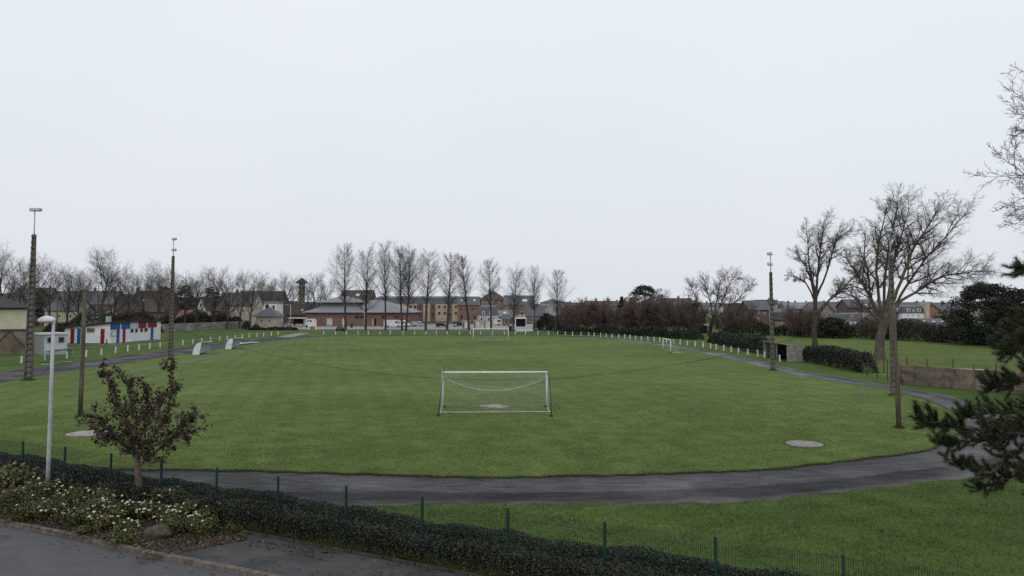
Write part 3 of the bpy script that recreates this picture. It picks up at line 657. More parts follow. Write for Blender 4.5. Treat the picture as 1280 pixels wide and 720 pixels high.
# bare tree standing on the right verge, only its left twigs reach into the picture
YR = 27.0; bR = Vector((25.6, YR, 0))
limb_tree('bare_tree', 'near bare tree whose twigs reach in at the upper right edge', bR, YR, [
    ([(1516, 628), (1514, 520), (1508, 400), (1500, 330)], 0, .26),
    ([(1506, 400), (1440, 350), (1380, 315), (1325, 290), (1285, 275)], .8, .09), ([(1504, 380), (1440, 310), (1370, 258), (1310, 232), (1262, 205)], -.6, .09), ([(1502, 350), (1440, 250), (1380, 185), (1330, 150), (1290, 142)], .5, .09),
    ([(1500, 335), (1460, 210), (1400, 140), (1345, 110), (1310, 92)], -1, .08), ([(1502, 340), (1490, 190), (1460, 60), (1450, -40)], 1.5, .09), ([(1502, 340), (1540, 200), (1580, 90), (1600, 0)], .5, .09), ([(1504, 390), (1580, 320), (1640, 260), (1690, 230)], 1, .09), ([(1505, 395), (1430, 335), (1370, 285), (1315, 258), (1276, 248)], 2.0, .08)], .3, 74, 'twig_far', 'bark', .28, .45, .012, NEAR)

# reddish and brown multi-stem shrubs at the far right corner
SHR = [lv(6, .10, .06, 2.2, .2, .55, .5, .7, .6, lambda t: 1.1 - .5 * t, .03), lv(5, .14, .07, 2.4, .1, .55, .5, .7, .6, lambda t: 1.1 - .5 * t, .022), lv(3, .18, .06, 2.4, .1, .6, .6, .6, .7, lambda t: 1, .018), lv(2, .2, .03, rmin=.017)]
def shrub_mesh(seed, mat, nst=11, H=6.0, spread=.55):
    rnd = random.Random(seed); st = []
    for i in range(nst):
        a = i * 2.4 + rnd.uniform(-.3, .3); k = rnd.uniform(.1, 1) ** .6
        st.append(((math.cos(a) * k * 1.6, math.sin(a) * k * 1.6, 0), (math.cos(a) * k * spread, math.sin(a) * k * spread, 1), H * rnd.uniform(.75, 1.05), .07, 0))
    return tree_meshes('shrub', seed, st, SHR, 1, (M['bark'], M[mat]), 5)
red_me = [shrub_mesh(81 + i, 'twig_red') for i in range(2)]; brn_me = [shrub_mesh(91 + i, 'twig_brown') for i in range(2)]
red_h = [mesh_top(m) for m in red_me]; brn_h = [mesh_top(m) for m in brn_me]
shr = [(712, 205, 384, 'r', 'reddish bare shrub left of the big round red shrub'), (727, 200, 377, 'r', 'big round red twigged shrub right of the last poplar'), (744, 202, 376, 'r', 'red twigged shrub in the middle of the first shrub mass'), (760, 205, 384, 'b', 'brown bare shrub before the brick house with a skylight'),
       (775, 198, 386, 'r', 'low reddish shrub left of the dark conifer'), (790, 195, 378, 'r', 'red twigged shrub in front of the dark conifer, left side'), (806, 192, 373, 'r', 'tallest red twigged shrub in front of the dark conifer'), (822, 190, 382, 'b', 'brown shrub right of the dark conifer'),
       (837, 186, 376, 'r', 'red twigged shrub behind the side goal'), (852, 184, 375, 'r', 'red twigged shrub left of the broad bare tree'), (866, 180, 385, 'b', 'brown shrub at the foot of the broad bare tree, left'), (908, 178, 384, 'b', 'brown shrub at the foot of the broad bare tree, right'), (925, 176, 388, 'b', 'brown shrub before the brick house near the far floodlight pole'),
       (700, 215, 392, 'b', 'small brown shrub behind the rightmost poplar'), (998, 172, 384, 'r', 'reddish bare shrub behind the meadow, left of the tall bare tree'), (1012, 170, 392, 'r', 'small reddish shrub behind the meadow near the tall bare tree'), (1088, 160, 400, 'b', 'brown shrub behind the meadow beside the thick trunk')]
for i, (px, Y, yt, kd, lab) in enumerate(shr):
    me, hh = (red_me, red_h) if kd == 'r' else (brn_me, brn_h); v = i % 2
    b = at(px, 383, Y); k = at(px, yt, Y).z / hh[v] * 1.18
    plant_tree('bare_shrub', lab, me[v], (b.x, Y, 0), max(k, .8), rnd.uniform(0, 6.28), 'shrub', 'bare shrubs at the far right', ('stems', 'crown'), sz=k)

# evergreens: clumps of leaf faces
def clump_pts(rg, centres, radii, per, flat=.6):
    C = np.repeat(np.asarray(centres), per, axis=0); r = np.repeat(np.asarray(radii), per)
    d = rg.normal(size=C.shape); d /= np.linalg.norm(d, axis=1, keepdims=True)
    rr = r * rg.uniform(.35, 1, len(r)) ** .5
    o = d * rr[:, None]; o[:, 2] *= flat; return C + o
def conifer(name, label, px, Y, yt, wid, seed, mat='fir_leaf', n=260, leaf=.32, shape='dome', group=None):
    rg = np.random.default_rng(seed); b = at(px, 383, Y); H = at(px, yt, Y).z
    cs, rs = [], []
    for i in range(n):
        a = rg.uniform(0, 6.28); z = rg.uniform(.06, 1) ** .9
        prof = (math.sqrt(max(1 - ((z - .35) / .66) ** 2, .02)) if shape == 'dome' else (1 - z) ** .8 + .06)
        lobes = 1 + .22 * math.sin(3 * a + seed) + .15 * math.sin(7 * a + z * 9)
        k = wid / 2 * prof * lobes * rg.uniform(.55, 1) 
        cs.append((math.cos(a) * k, math.sin(a) * k, z * H * rg.uniform(.95, 1.03))); rs.append(wid * rg.uniform(.05, .10))
    pts = clump_pts(rg, cs, rs, 70, .55); pts[:, 2] = np.maximum(pts[:, 2], .05)
    e = empty(name, (b.x, Y, 0), 0, label, 'tree', group)
    link('crown', leaf_mesh('crown', pts, leaf, M[mat], seed, 1.8, .2), e)
    mb = MB(); mb.tube([(0, 0, 0), (.1, 0, H * .5), (0, .1, H * .93)], [wid * .03, wid * .022, .04], 7); 
    for i in range(14):
        c = cs[i * (n // 14)]; mb.tube([(0, 0, c[2] * .75), (c[0] * .5, c[1] * .5, c[2] * .9), c], [.1, .07, .03], 5)
    mb.build('trunk', M['bark'], e, True); return e
conifer('conifer_tree', 'dark round evergreen rising above the red shrubs', 806, 232, 358.5, 13, 1)
conifer('conifer_tree', 'small dark conifer left of the first red shrub', 683, 232, 392, 7, 2, shape='cone', n=120)
conifer('conifer_tree', 'tiny pointed conifer on the skyline left of the dark evergreen', 777, 250, 371, 5, 3, shape='cone', n=110)
conifer('conifer_tree', 'broad dark cypress behind the meadow at the right edge', 1232, 138, 356, 13, 4, n=420)
conifer('conifer_tree', 'dark cypress at the right frame edge behind the pine branch', 1272, 126, 364, 10, 5, n=300)
conifer('conifer_tree', 'rounded dark evergreen bush behind the meadow beside the tall bare tree', 1040, 168, 398, 9, 6, n=160)
for i, (px, Y, yt, lab) in enumerate([(52, 262, 362, 'dark evergreen behind the leftmost floodlight pole'), (206, 258, 359, 'dark evergreen left of the second floodlight pole'), (230, 266, 357, 'dark evergreen right of the second floodlight pole'), (264, 268, 360, 'dark evergreen before the narrow white gable'), (299, 285, 372, 'dark evergreen before the cream long house')]):
    conifer('evergreen_tree', lab, px, Y, yt, 8, 40 + i, 'dark_leaf', 170, .34, group='dark evergreens beyond the left side')

def mound(name, label, p0, p1, width, height, seed, mat, leaf=.12, dens=260, cat='hedge', z0=0.0, lump=.25, boxy=False, group=None, stems=True):
    """a hedge or line of bushes from p0 to p1 (ground points): leaves over an uneven body, with stems inside"""
    rg = np.random.default_rng(seed); p0 = Vector((p0[0], p0[1], 0)); p1 = Vector((p1[0], p1[1], 0)); d = p1 - p0; L = d.length; d.normalize(); nr = Vector((-d.y, d.x, 0))
    N = int((L * (2 * height + width)) * dens)
    s_ = rg.uniform(-width * .2, L + width * .2, N); ph = rg.uniform(0, math.pi, N)
    lum = 1 + lump * (np.sin(s_ * 1.1 / max(height, .5) + seed) * .6 + np.sin(s_ * 2.7 / max(height, .5) + 1.3 * seed) * .4 + np.sin(s_ * .45 + seed * 2) * .5)
    ex = .35 if boxy else .75
    cx = np.sign(np.cos(ph)) * np.abs(np.cos(ph)) ** ex; cz = np.abs(np.sin(ph)) ** ex
    dep = rg.uniform(.72, 1.05, N); endf = np.clip(np.minimum(s_ + width * .2, L + width * .2 - s_) / (height * .7), .0, 1) ** .5
    lo = rg.uniform(0, 1, N) ** .5
    X = cx * width / 2 * dep * (1 + (lum - 1) * .5); Z = cz * height * lum * dep * endf * np.where(rg.uniform(0, 1, N) < .25, lo, 1)
    C = np.outer(s_, d) + np.outer(X, nr); C[:, 2] = np.maximum(Z, .03)
    e = empty(name, (p0.x, p0.y, z0), 0, label, cat, group)
    link('foliage', leaf_mesh('foliage', C, leaf, M[mat], seed, 1.7, .3), e)
    if stems:
        seg = []
        rn = random.Random(seed)
        for i in range(int(L / max(.35, height * .25)) + 2):
            b = d * rn.uniform(0, L) + nr * rn.uniform(-.3, .3) * width
            for k in range(4):
                q = b + Vector((rn.uniform(-.3, .3) * height, rn.uniform(-.3, .3) * height, height * rn.uniform(.55, .85))); m_ = (b + q) / 2 + rvec(rn) * .05 * height
                seg += [(b, m_, .03 * height ** .5, .02 * height ** .5), (m_, q, .02 * height ** .5, .008)]
        tag(link('stems', segs_mesh('stems', seg, M['bark'], 4), e), kind='stuff')
    return e
# hedges and bushes of the middle distance
mound('hedge', 'dark hedge along the far right corner of the track, under the red shrubs', at(702, 383, 192)[:2], at(772, 383, 186)[:2], 3, 2.2, 1, 'dark_leaf', .3, 60)
mound('hedge', 'dark bushes behind the curved row of white posts, right of the hedge', at(776, 383, 183)[:2], at(836, 383, 172)[:2], 3, 2.0, 2, 'dark_leaf', .3, 60)
mound('hedge', 'dark bush behind the small side goal', at(838, 383, 168)[:2], at(872, 383, 160)[:2], 3, 2.0, 3, 'dark_leaf', .28, 60)
mound('hedge', 'dark bushes left of the concrete shelter', gp(894, 428)[:2], gp(958, 442)[:2], 3, 2.1, 4, 'dark_leaf', .24, 90)
mound('hedge', 'dark clipped hedge right of the concrete shelter, ending at a wire fence', gp(1012, 452)[:2], gp(1083, 466)[:2], 2.2, 2.15, 5, 'dark_leaf', .2, 130, boxy=True, lump=.08)
mound('hedge', 'green hedge on the far edge of the meadow, below the brick house', at(905, 383, 184)[:2], at(1000, 383, 180)[:2], 3.5, 3.2, 6, 'fir_leaf', .32, 50)
mound('hedge', 'brownish hedge on the far edge of the meadow, behind the two bare trees', at(1000, 383, 178)[:2], at(1110, 383, 166)[:2], 4, 3.6, 7, 'brown_leaf', .32, 50, lump=.3)
mound('hedge', 'tall brownish hedge on the meadow edge below the white house', at(1105, 383, 163)[:2], at(1180, 383, 150)[:2], 5, 4.2, 8, 'brown_leaf', .3, 55, lump=.25)
mound('hedge', 'dark hedge on the meadow edge left of the cypress', at(1172, 383, 148)[:2], at(1250, 383, 136)[:2], 5, 4.0, 9, 'brown_leaf', .28, 55, lump=.3)
mound('bush', 'olive green rounded bush in the hedge before the cypress', at(1213, 383, 140)[:2], at(1226, 383, 139)[:2], 6, 5.4, 10, 'olive_leaf', .26, 70, 'bush')
mound('hedge', 'low dark hedge at the car park entrance behind the left track end', at(312, 383, 224)[:2], at(372, 383, 222)[:2], 1.5, .9, 11, 'dark_leaf', .25, 90)
mound('bush', 'dark bush by the small pavilion with the slate roof', at(318, 383, 226)[:2], at(323, 383, 226)[:2], 3, 3.2, 12, 'dark_leaf', .28, 90, 'bush')
mound('bush', 'dark bush at the end of the cream long house', at(306, 383, 232)[:2], at(311, 383, 232)[:2], 3, 4.0, 13, 'dark_leaf', .28, 90, 'bush')
mound('bush', 'low dark bush at the foot of the leftmost poplar', at(421, 383, 216)[:2], at(431, 383, 216)[:2], 1.4, 1.2, 14, 'dark_leaf', .22, 90, 'bush')
mound('hedge', 'dark hedge behind the far lamp pole, right of the car park', at(672, 383, 225)[:2], at(704, 383, 220)[:2], 4, 4.6, 15, 'dark_leaf', .3, 60)
mound('hedge', 'brown scrub behind the pale panel wall', at(200, 383, 222)[:2], at(300, 383, 262)[:2], 3, 4.6, 16, 'brown_leaf', .34, 40, lump=.3)
mound('hedge', 'brown scrub behind the changing rooms', at(60, 383, 196)[:2], at(200, 383, 204)[:2], 4, 5.2, 17, 'brown_leaf', .34, 36, lump=.35)

# ================================================================== BUILDINGS
CUBE = {}
def unit_cube(mat):
    if mat not in CUBE:
        mb = MB(); mb.box(-.5, -.5, -.5, .5, .5, .5); CUBE[mat] = mb.mesh('piece_' + mat, M[mat])
    return CUBE[mat]
def piece(name, mat, parent, c, s, rot=(0, 0, 0)): return link(name, unit_cube(mat), parent, c, rot, s)
def window(parent, x, z, wd, ht, y=-.03, frame='render_white', pane='glass', name='window'):
    """frame standing proud of the facade (y = local facade plane), with the pane inside it"""
    o = piece(name, frame, parent, (x, y, z), (wd, .12, ht))
    p = link('pane', unit_cube(pane), o, (0, -.3, 0), (0, 0, 0), (max(1 - .16 / wd, .6), .6, max(1 - .16 / ht, .6)))
    return o
def house(name, label, px0, px1, Y, ye, yr, dep, wall, roof, kind='gx', wins=(), chim=(), over=.35, skylights=(), rz=0.0, frame='render_white', group=None, cat='house', rfrac=.5, door=None, dormers=()):
    pc = (px0 + px1) / 2; p = at(pc, 383, Y); x0 = at(px0, 383, Y).x - p.x; x1 = at(px1, 383, Y).x - p.x
    he = at(pc, ye, Y).z; hr = at(pc, yr, Y + (dep * rfrac if kind in ('gx', 'hip') else 0)).z
    e = empty(name, (p.x, Y, 0), rz, label, cat, group)
    mb = MB(); y1 = dep; ym = dep * rfrac; xm = (x0 + x1) / 2
    mb.box(x0, 0, 0, x1, y1, he)
    if kind == 'gx': mb.poly([(x0, 0, he), (x0, ym, hr), (x0, y1, he)]); mb.poly([(x1, 0, he), (x1, y1, he), (x1, ym, hr)])
    if kind == 'gy': mb.poly([(x0, 0, he), (x1, 0, he), (xm, 0, hr)]); mb.poly([(x0, y1, he), (xm, y1, hr), (x1, y1, he)])
    mb.build('wall', M[wall], e)
    rb = MB(); o = over; t = .16
    def slab(q):
        n = (Vector(q[1]) - Vector(q[0])).cross(Vector(q[-1]) - Vector(q[0])).normalized()
        if n.z < 0: q = list(reversed(q)); n = -n
        lo = [Vector(v) + n * .02 for v in q]; hi = [Vector(v) + n * t for v in q]
        rb.poly(hi); rb.poly(list(reversed(lo)))
        for i in range(len(q)): j = (i + 1) % len(q); rb.poly([lo[i], lo[j], hi[j], hi[i]])
    if kind == 'gx':
        f = o * (hr - he) / ym
        slab([(x0 - o, -o, he - f), (x1 + o, -o, he - f), (x1 + o, ym, hr), (x0 - o, ym, hr)]); slab([(x0 - o, ym, hr), (x1 + o, ym, hr), (x1 + o, y1 + o, he - f), (x0 - o, y1 + o, he - f)])
    elif kind == 'gy':
        f = o * (hr - he) / (xm - x0)
        slab([(x0 - o, -o, he - f), (xm, -o, hr), (xm, y1 + o, hr), (x0 - o, y1 + o, he - f)]); slab([(xm, -o, hr), (x1 + o, -o, he - f), (x1 + o, y1 + o, he - f), (xm, y1 + o, hr)])
    elif kind == 'hip':
        i = min(ym, (x1 - x0) * .48); a0, a1 = x0 + i, x1 - i
        slab([(x0 - o, -o, he), (x1 + o, -o, he), (a1, ym, hr), (a0, ym, hr)]); slab([(a0, ym, hr), (a1, ym, hr), (x1 + o, y1 + o, he), (x0 - o, y1 + o, he)])
        slab([(x0 - o, -o, he), (a0, ym, hr), (x0 - o, y1 + o, he)]); slab([(x1 + o, -o, he), (x1 + o, y1 + o, he), (a1, ym, hr)])
    elif kind == 'flat':
        rb.box(x0 - o, -o, he, x1 + o, y1 + o, max(hr, he + .25))
    elif kind == 'mansard':
        s_ = (hr - he) * .22; hm = he + (hr - he) * .78
        ring0 = [(x0 - .15, -.15, he), (x1 + .15, -.15, he), (x1 + .15, y1 + .15, he), (x0 - .15, y1 + .15, he)]; ring1 = [(x0 + s_, s_, hm), (x1 - s_, s_, hm), (x1 - s_, y1 - s_, hm), (x0 + s_, y1 - s_, hm)]
        for i in range(4): j = (i + 1) % 4; rb.poly([ring0[i], ring0[j], ring1[j], ring1[i]])
        rd = [(x0 + s_ + 1, ym, hr), (x1 - s_ - 1, ym, hr)]
        rb.poly([ring1[0], ring1[1], rd[1], rd[0]]); rb.poly([ring1[2], ring1[3], rd[0], rd[1]]); rb.poly([ring1[1], ring1[2], rd[1]]); rb.poly([ring1[3], ring1[0], rd[0]])
    ro = rb.build('roof', M[roof], e)
    def loc(px, py, Yp): q = at(px, py, Yp); return q.x - p.x, q.z
    k = Y / F
    for (wx, wy, ww, wh) in wins:
        X, Z = loc(wx, wy, Y); window(e, X, Z, ww * k, wh * k, frame=frame)
    for (wx, wy, ww, wh) in dormers:                    # dormers standing out of a mansard slope
        X, Z = loc(wx, wy, Y); hm = .22 * (Z - he); d = piece('dormer', 'render_white', ro, (X, hm + .25, Z), (ww * k, 1.0, wh * k)); 
        dd = piece('pane', 'glass', d, (0, -.5, 0), (.6, .06, .7))
    for (wx, wy, ww, wh) in skylights:                  # lies in the front slope
        sl = math.atan2(hr - he, ym); Yt = Y + ym * .4; X, Z = loc(wx, wy, Yt); f = max(0.02, min(.95, (Z - he) / max(hr - he, .1)))
        piece('skylight', 'sky_glass', ro, (X, ym * f, he + (hr - he) * f + .16 / math.cos(sl)), (ww * k, wh * k * 1.6, .14), (sl, 0, 0))
    for (cx, dy, cw, ch) in chim:
        X, _ = loc(cx, 383, Y + dy); zb = hr - .8 if kind != 'hip' else hr - 1
        c = MB(); c.box(X - cw / 2, dy - .35, zb - .6, X + cw / 2, dy + .35, hr + ch); c.box(X - cw / 2 - .08, dy - .43, hr + ch, X + cw / 2 + .08, dy + .43, hr + ch + .15)
        for i in range(2): c.tube([(X + (i - .5) * cw * .5, dy, hr + ch + .15), (X + (i - .5) * cw * .5, dy, hr + ch + .6)], .12, 6)
        c.build('chimney', M['brick'], ro)
    return e, p, he, hr

# ---- left side, behind the bare trees
house('house', 'cream house behind the grey shed, half hidden by bare trees', 56, 97, 235, 388, 376, 9, 'cream', 'slate', wins=[(62, 395, 3, 4), (74, 395, 3, 4), (88, 395, 3, 4)], chim=[(70, 4.5, .9, .9)])
house('house', 'low house with a pale grey roof behind the changing rooms', 100, 128, 215, 398, 389, 8, 'render_grey', 'slate_pale', wins=[(110, 402, 3, 3), (122, 402, 3, 3)])
house('house', 'peach gabled house above the roof of the changing rooms', 133, 149, 222, 395, 382, 10, 'peach', 'tile_brown', 'gy', wins=[(141, 397, 3, 4)])
house('house_annex', 'low peach annex right of the peach gable', 149.4, 159, 224, 398.5, 395, 6, 'peach', 'tile_brown', wins=[(154, 402, 3, 3)])
house('house', 'wide dark roofed house behind the bare trees, with a white dormer', 160, 206, 245, 389, 364, 12, 'brick_dark', 'tile_brown', wins=[(168, 394, 3, 5), (186, 393, 4, 6), (198, 394, 3, 5)], skylights=[(178, 377, 2.5, 2)], chim=[(172, 6, .9, 1)])
house('house', 'dark house under the trees left of the cream stand pole', 8, 54, 260, 385, 360, 12, 'brick_dark', 'slate', wins=[(20, 392, 3, 5), (34, 392, 3, 5)], chim=[(30, 6, .9, 1)])
house('house', 'far row house with brown roof behind the bare trees', 60, 140, 300, 380, 364, 12, 'brick_dark', 'slate', wins=[(75, 386, 2.5, 4), (90, 386, 2.5, 4), (105, 386, 2.5, 4), (120, 386, 2.5, 4)], chim=[(85, 6, .9, 1.2), (118, 6, .9, 1.2)])
house('shed', 'small red roofed shed behind the pale panel wall', 221, 241, 236, 398, 388, 7, 'brick', 'brick', 'gx', cat='shed')
house('house', 'narrow white gabled house behind the pale panel wall', 246, 257, 250, 385, 371, 9, 'render_white', 'tile_brown', 'gy', wins=[(251, 381, 2.5, 4), (249, 391, 2, 4), (254, 391, 2, 4)])
house('house', 'dark red brick house right of the narrow white gable', 257, 274, 255, 388, 374, 9, 'brick_dark', 'tile_brown', wins=[(262, 393, 5, 2), (270, 393, 4, 2)])
house('house', 'long cream house with a dark roof behind the right end of the panel wall', 272, 317, 262, 381, 366, 10, 'cream', 'slate', wins=[(280, 388, 3, 4), (292, 388, 3, 4), (304, 388, 3, 4)], chim=[(296, 5, .9, .9)])
house('house', 'far house with a long red brown roof left of the white house', 296, 350, 340, 375, 364, 12, 'brick_dark', 'tile_brown', wins=[(325, 379, 2.5, 3), (338, 379, 2.5, 3)])
house('house', 'white flat roofed house with one dark window above the pavilion', 329, 346, 285, 379, 376, 8, 'render_white', 'slate_pale', 'flat', wins=[(334, 383, 4.5, 5.5), (342, 384, 3, 5)])
house('pavilion', 'small cream pavilion with a grey slate hip roof at the car park entrance', 320, 343, 245, 396, 384, 9, 'cream', 'slate', 'hip', over=.8, wins=[(327, 401, 2.5, 4), (337, 401, 2.5, 4)], cat='building')
house('house', 'low dark house with a pale eaves line left of the brick hall', 352, 384, 300, 393, 380, 10, 'brick_dark', 'tile_brown', wins=[(360, 399, 3, 4), (374, 399, 3, 4)], skylights=[(378, 388, 2.5, 2)])
# tower with a pyramid roof
e, p, he, hr = house('tower', 'slim tower with a dark pyramid roof rising above the trees', 373, 378, 360, 354, 347.5, 4, 'stone', 'roof_felt', 'hip', over=1.5, cat='tower', wins=[(375, 359, 3, 4), (375, 367, 3, 4)])
for zz in (2.2, 5.4): piece('balcony', 'roof_felt', e, (0, 1.9, he - zz), (3.6, 4.4, .35))
# brick sports hall
e, p, he, hr = house('sports_hall', 'long low red brick hall with a hipped slate roof beside the car park', 382, 513, 268, 391, 375.5, 24, 'brick', 'slate_pale', 'hip', over=1.2, cat='building', rfrac=.5)
k = 268 / F
def hall_piece(nm, mat, px, py, wp, hp, out=.06): q = at(px, py, 268); return piece(nm, mat, e, (q.x - p.x, -out / 2 - .01, q.z), (wp * k, out, hp * k))
for px, wpx, mt, nm in ((412, 7, 'shed_white', 'door'), (429.5, 3, 'shed_white', 'door'), (466, 2, 'cream', 'door'), (469, 2.4, 'dark', 'door')): hall_piece(nm, mt, px, 402.5, wpx, 8.5)
for px in (446, 453, 480, 496): hall_piece('window', 'glass', px, 396.5, 5, 3)
rl = MB(); rl.box(-14, 6, hr - 3.2, -1, 18, hr - .6); rl.build('lantern_wall', M['stone'], e)
rr_ = MB(); a = [(-16, 4.5, hr - .8), (.5, 4.5, hr - .8), (.5, 19, hr - .8), (-16, 19, hr - .8)]; tpt = [(-9.5, 11.7, hr + 1.5), (-6, 11.7, hr + 1.5)]
rr_.poly([a[0], a[1], tpt[1], tpt[0]]); rr_.poly([a[1], a[2], tpt[1]]); rr_.poly([a[2], a[3], tpt[0], tpt[1]]); rr_.poly([a[3], a[0], tpt[0]]); rr_.build('upper_roof', M['slate_pale'], e)
house('house', 'big house with a red brown roof above the brick hall', 424, 463, 330, 377, 363, 14, 'brick_dark', 'tile_brown', wins=[(436, 381, 3, 4), (450, 381, 3, 4)], skylights=[(447, 369, 5, 3)])
# peach apartment block
e, p, he, hr = house('apartment_block', 'long peach and brown apartment block with a dark roof behind the parked vans', 466, 577, 325, 379.5, 370, 14, 'peach', 'slate', 'mansard', cat='building')
k = 325 / F
def apt(nm, mat, px, py, wp, hp, out): q = at(px, py, 325); return piece(nm, mat, e, (q.x - p.x, -out / 2 - .01, q.z), (wp * k, out, hp * k))
for px, wp in ((473, 5), (525, 7), (541, 6), (562, 5)): apt('brick_bay', 'brick_dark', px, 393, wp, 26, .25)
apt('ground_floor_band', 'brick', 521, 404, 108, 5, .12)
for px in (482, 491, 513, 519, 533, 549, 556, 570):
    for py in (383.5, 391.5): window(e, at(px, py, 325).x - p.x, at(px, py, 325).z, 2.8 * k, 3.2 * k, frame='brick_dark')
for px in (525, 541, 562):
    for py in (384, 393): window(e, at(px, py, 325).x - p.x, at(px, py, 325).z, 2.4 * k, 4 * k, y=-.29, frame='brick')
for px in (500, 512, 536, 556): piece('skylight', 'sky_glass', e, (at(px, 375, 325).x - p.x, .75, he + 1.9), (1.0, .12, .8), (R(-12), 0, 0))
house('house', 'red brick house with slate roof right of the apartment block', 572, 599, 300, 381, 371, 10, 'brick', 'slate', wins=[(576, 386, 2.5, 4), (583, 386, 2.5, 4), (591, 386, 2.5, 4), (577, 396, 3, 6), (585, 396, 3, 5), (593, 397, 3, 5)], skylights=[(577, 375.5, 2, 2), (593, 376, 2.5, 2)], frame='brick_orange')
house('house', 'grey rendered house with a steep slate mansard and white dormer behind the far goal', 597, 623, 285, 394, 381, 9, 'render_grey', 'slate', 'mansard', wins=[(602, 399, 2.5, 4), (611, 399, 2.5, 4), (618, 399, 2.5, 4)], dormers=[(604.5, 391, 3, 4), (613, 391, 2.5, 3.5)])
house('manor', 'large old stone building with a brown hipped roof on the skyline', 598, 634, 400, 375, 364, 18, 'stone', 'tile_brown', 'hip', wins=[(604, 380, 2, 4), (611, 380, 2, 4), (618, 380, 2, 4), (626, 380, 2, 4)], cat='building', chim=[(612, 9, 1.2, 1)])
house('house', 'wide grey slate roofed house right of the old stone building', 630, 667, 390, 381, 369.5, 16, 'stone', 'slate', 'gx', wins=[(636, 385, 2, 3.5), (644, 385, 2, 3.5)], skylights=[(656, 376, 6, 3)], chim=[(641, 8, 1, 1)])
house('house', 'low slate roofed house with a bright skylight behind the cream cabins', 620, 643, 300, 396, 388, 8, 'brick_dark', 'slate_pale', wins=[(624, 400, 2, 3)], skylights=[(631, 391.5, 3.5, 2.2)])
house('cottage', 'tiny red brick cottage with a dark roof in the car park', 628, 637.5, 275, 399, 393.5, 5, 'brick', 'slate', wins=[(632.5, 402.5, 3.2, 4.5)], cat='house')
house('house', 'pale yellow house with two dark windows right of the brick cottage', 646, 657, 300, 391, 384, 9, 'cream', 'tile_brown', 'gx', wins=[(648, 393, 2, 4), (652.5, 392, 2.4, 5.5)])
house('house', 'grey roofed house right of the pale yellow house', 657, 684, 315, 395, 382, 12, 'stone', 'slate', wins=[(664, 400, 2.5, 4), (674, 400, 2.5, 4)])
house('hall', 'far grey hall with a low rounded roof above the last poplars', 676, 706, 420, 378.5, 374, 14, 'render_grey', 'slate', 'hip', cat='building')
house('house', 'far house with tan wall and brown roof above the red shrubs', 733, 757, 300, 382, 376.5, 9, 'stone', 'tile_brown', wins=[(741, 385, 2.5, 2), (750, 385, 2, 2)], chim=[(745, 4.5, .9, .8)])
house('house', 'brick house with a dark slate roof and a white skylight between the red shrubs', 736, 759, 245, 398, 385, 9, 'brick', 'slate', wins=[(744, 403, 3, 4), (749, 403, 3, 4), (754, 403, 3, 4)], skylights=[(745.5, 392, 2.2, 2)], chim=[(755, 4.5, .8, .5)])
house('house', 'far brown roofed house left of the dark conifer', 757, 786, 310, 383, 376.5, 9, 'stone', 'tile_brown', chim=[(760, 4.5, .9, .9), (781, 4.5, .8, .8)], wins=[(765, 387, 2.5, 3), (775, 387, 2.5, 3)])
house('house', 'low brick house behind the red shrubs near the side goal', 768, 800, 240, 401, 391, 8, 'brick', 'tile_brown', wins=[(776, 404, 3, 4), (788, 404, 3, 4)])
house('house', 'far house roof between the conifer and the broad bare tree', 832, 866, 300, 383, 373, 10, 'stone', 'tile_brown', wins=[(842, 378.5, 2, 2), (850, 387, 2.5, 3)], chim=[(848, 5, .9, .6)])
# lean-to shed under the broad tree: solid box, its inner shade put into the colour
house('shed', 'open shed with a pale flat roof behind the shrubs, left of the broad tree', 865, 884, 196, 407, 405.5, 6, 'dark', 'concrete_pale', 'flat', cat='shed')
# ---- right side skyline
house('house', 'brick house with a dark slate gable roof left of the far floodlight pole', 936, 963, 215, 387, 376, 9, 'brick_dark', 'slate', wins=[(948.5, 390.5, 2.6, 4), (955.5, 391.5, 3, 2.2), (942, 392, 2.5, 4), (948, 400, 2, 6)], chim=[(962, 4.5, .7, .4)])
house('house', 'pale grey house with tall chimney block behind the brick house', 954, 968, 262, 382, 374.5, 9, 'render_grey', 'slate', 'flat', wins=[(959, 379, 2, 4)])
house('house', 'cream gabled house right of the far floodlight pole', 963, 977, 280, 385, 379, 10, 'cream', 'slate', 'gy')
house('house', 'low slate roofed house with a small white skylight below the cream gable', 967, 993, 240, 391, 385.5, 8, 'stone', 'slate', skylights=[(975.5, 389, 1.8, 1.6)])
house('barn', 'long dark slate roofed barn below the cream gable', 968, 996, 215, 400, 391, 9, 'stone', 'roof_felt', wins=[(984, 402.5, 3, 3)], cat='barn')
house('house', 'white chimneyed house with a blue grey roof left of the tall bare tree', 984, 1006, 270, 386, 378.5, 10, 'stone', 'slate_pale', wins=[(992, 389, 2, 3)], chim=[(985, 5, 1, .3)])
house('house', 'cream gabled house behind the tall bare tree', 1020, 1043, 240, 390, 377, 11, 'stone', 'slate', 'gy', wins=[(1028, 388, 3, 4), (1036, 394, 3, 4)])
house('house', 'grey roofed house between the two big bare trees', 1041, 1064, 300, 388, 379.5, 9, 'render_grey', 'slate', wins=[(1050, 391, 2.5, 2.5), (1058, 391, 2.5, 2.5)], chim=[(1048, 4.5, .8, .6), (1056, 4.5, .8, .6)])
house('house', 'big red brick house with a slate roof and skylights left of the largest tree', 1062, 1098, 245, 384, 374.5, 10, 'brick_dark', 'slate', wins=[(1070, 389, 2.5, 3), (1079, 389, 2.5, 3), (1088, 389, 2.5, 3)], skylights=[(1067, 381.5, 2.2, 1.8), (1081, 381.5, 2.2, 1.8)], chim=[(1070, 5, .9, .5)])
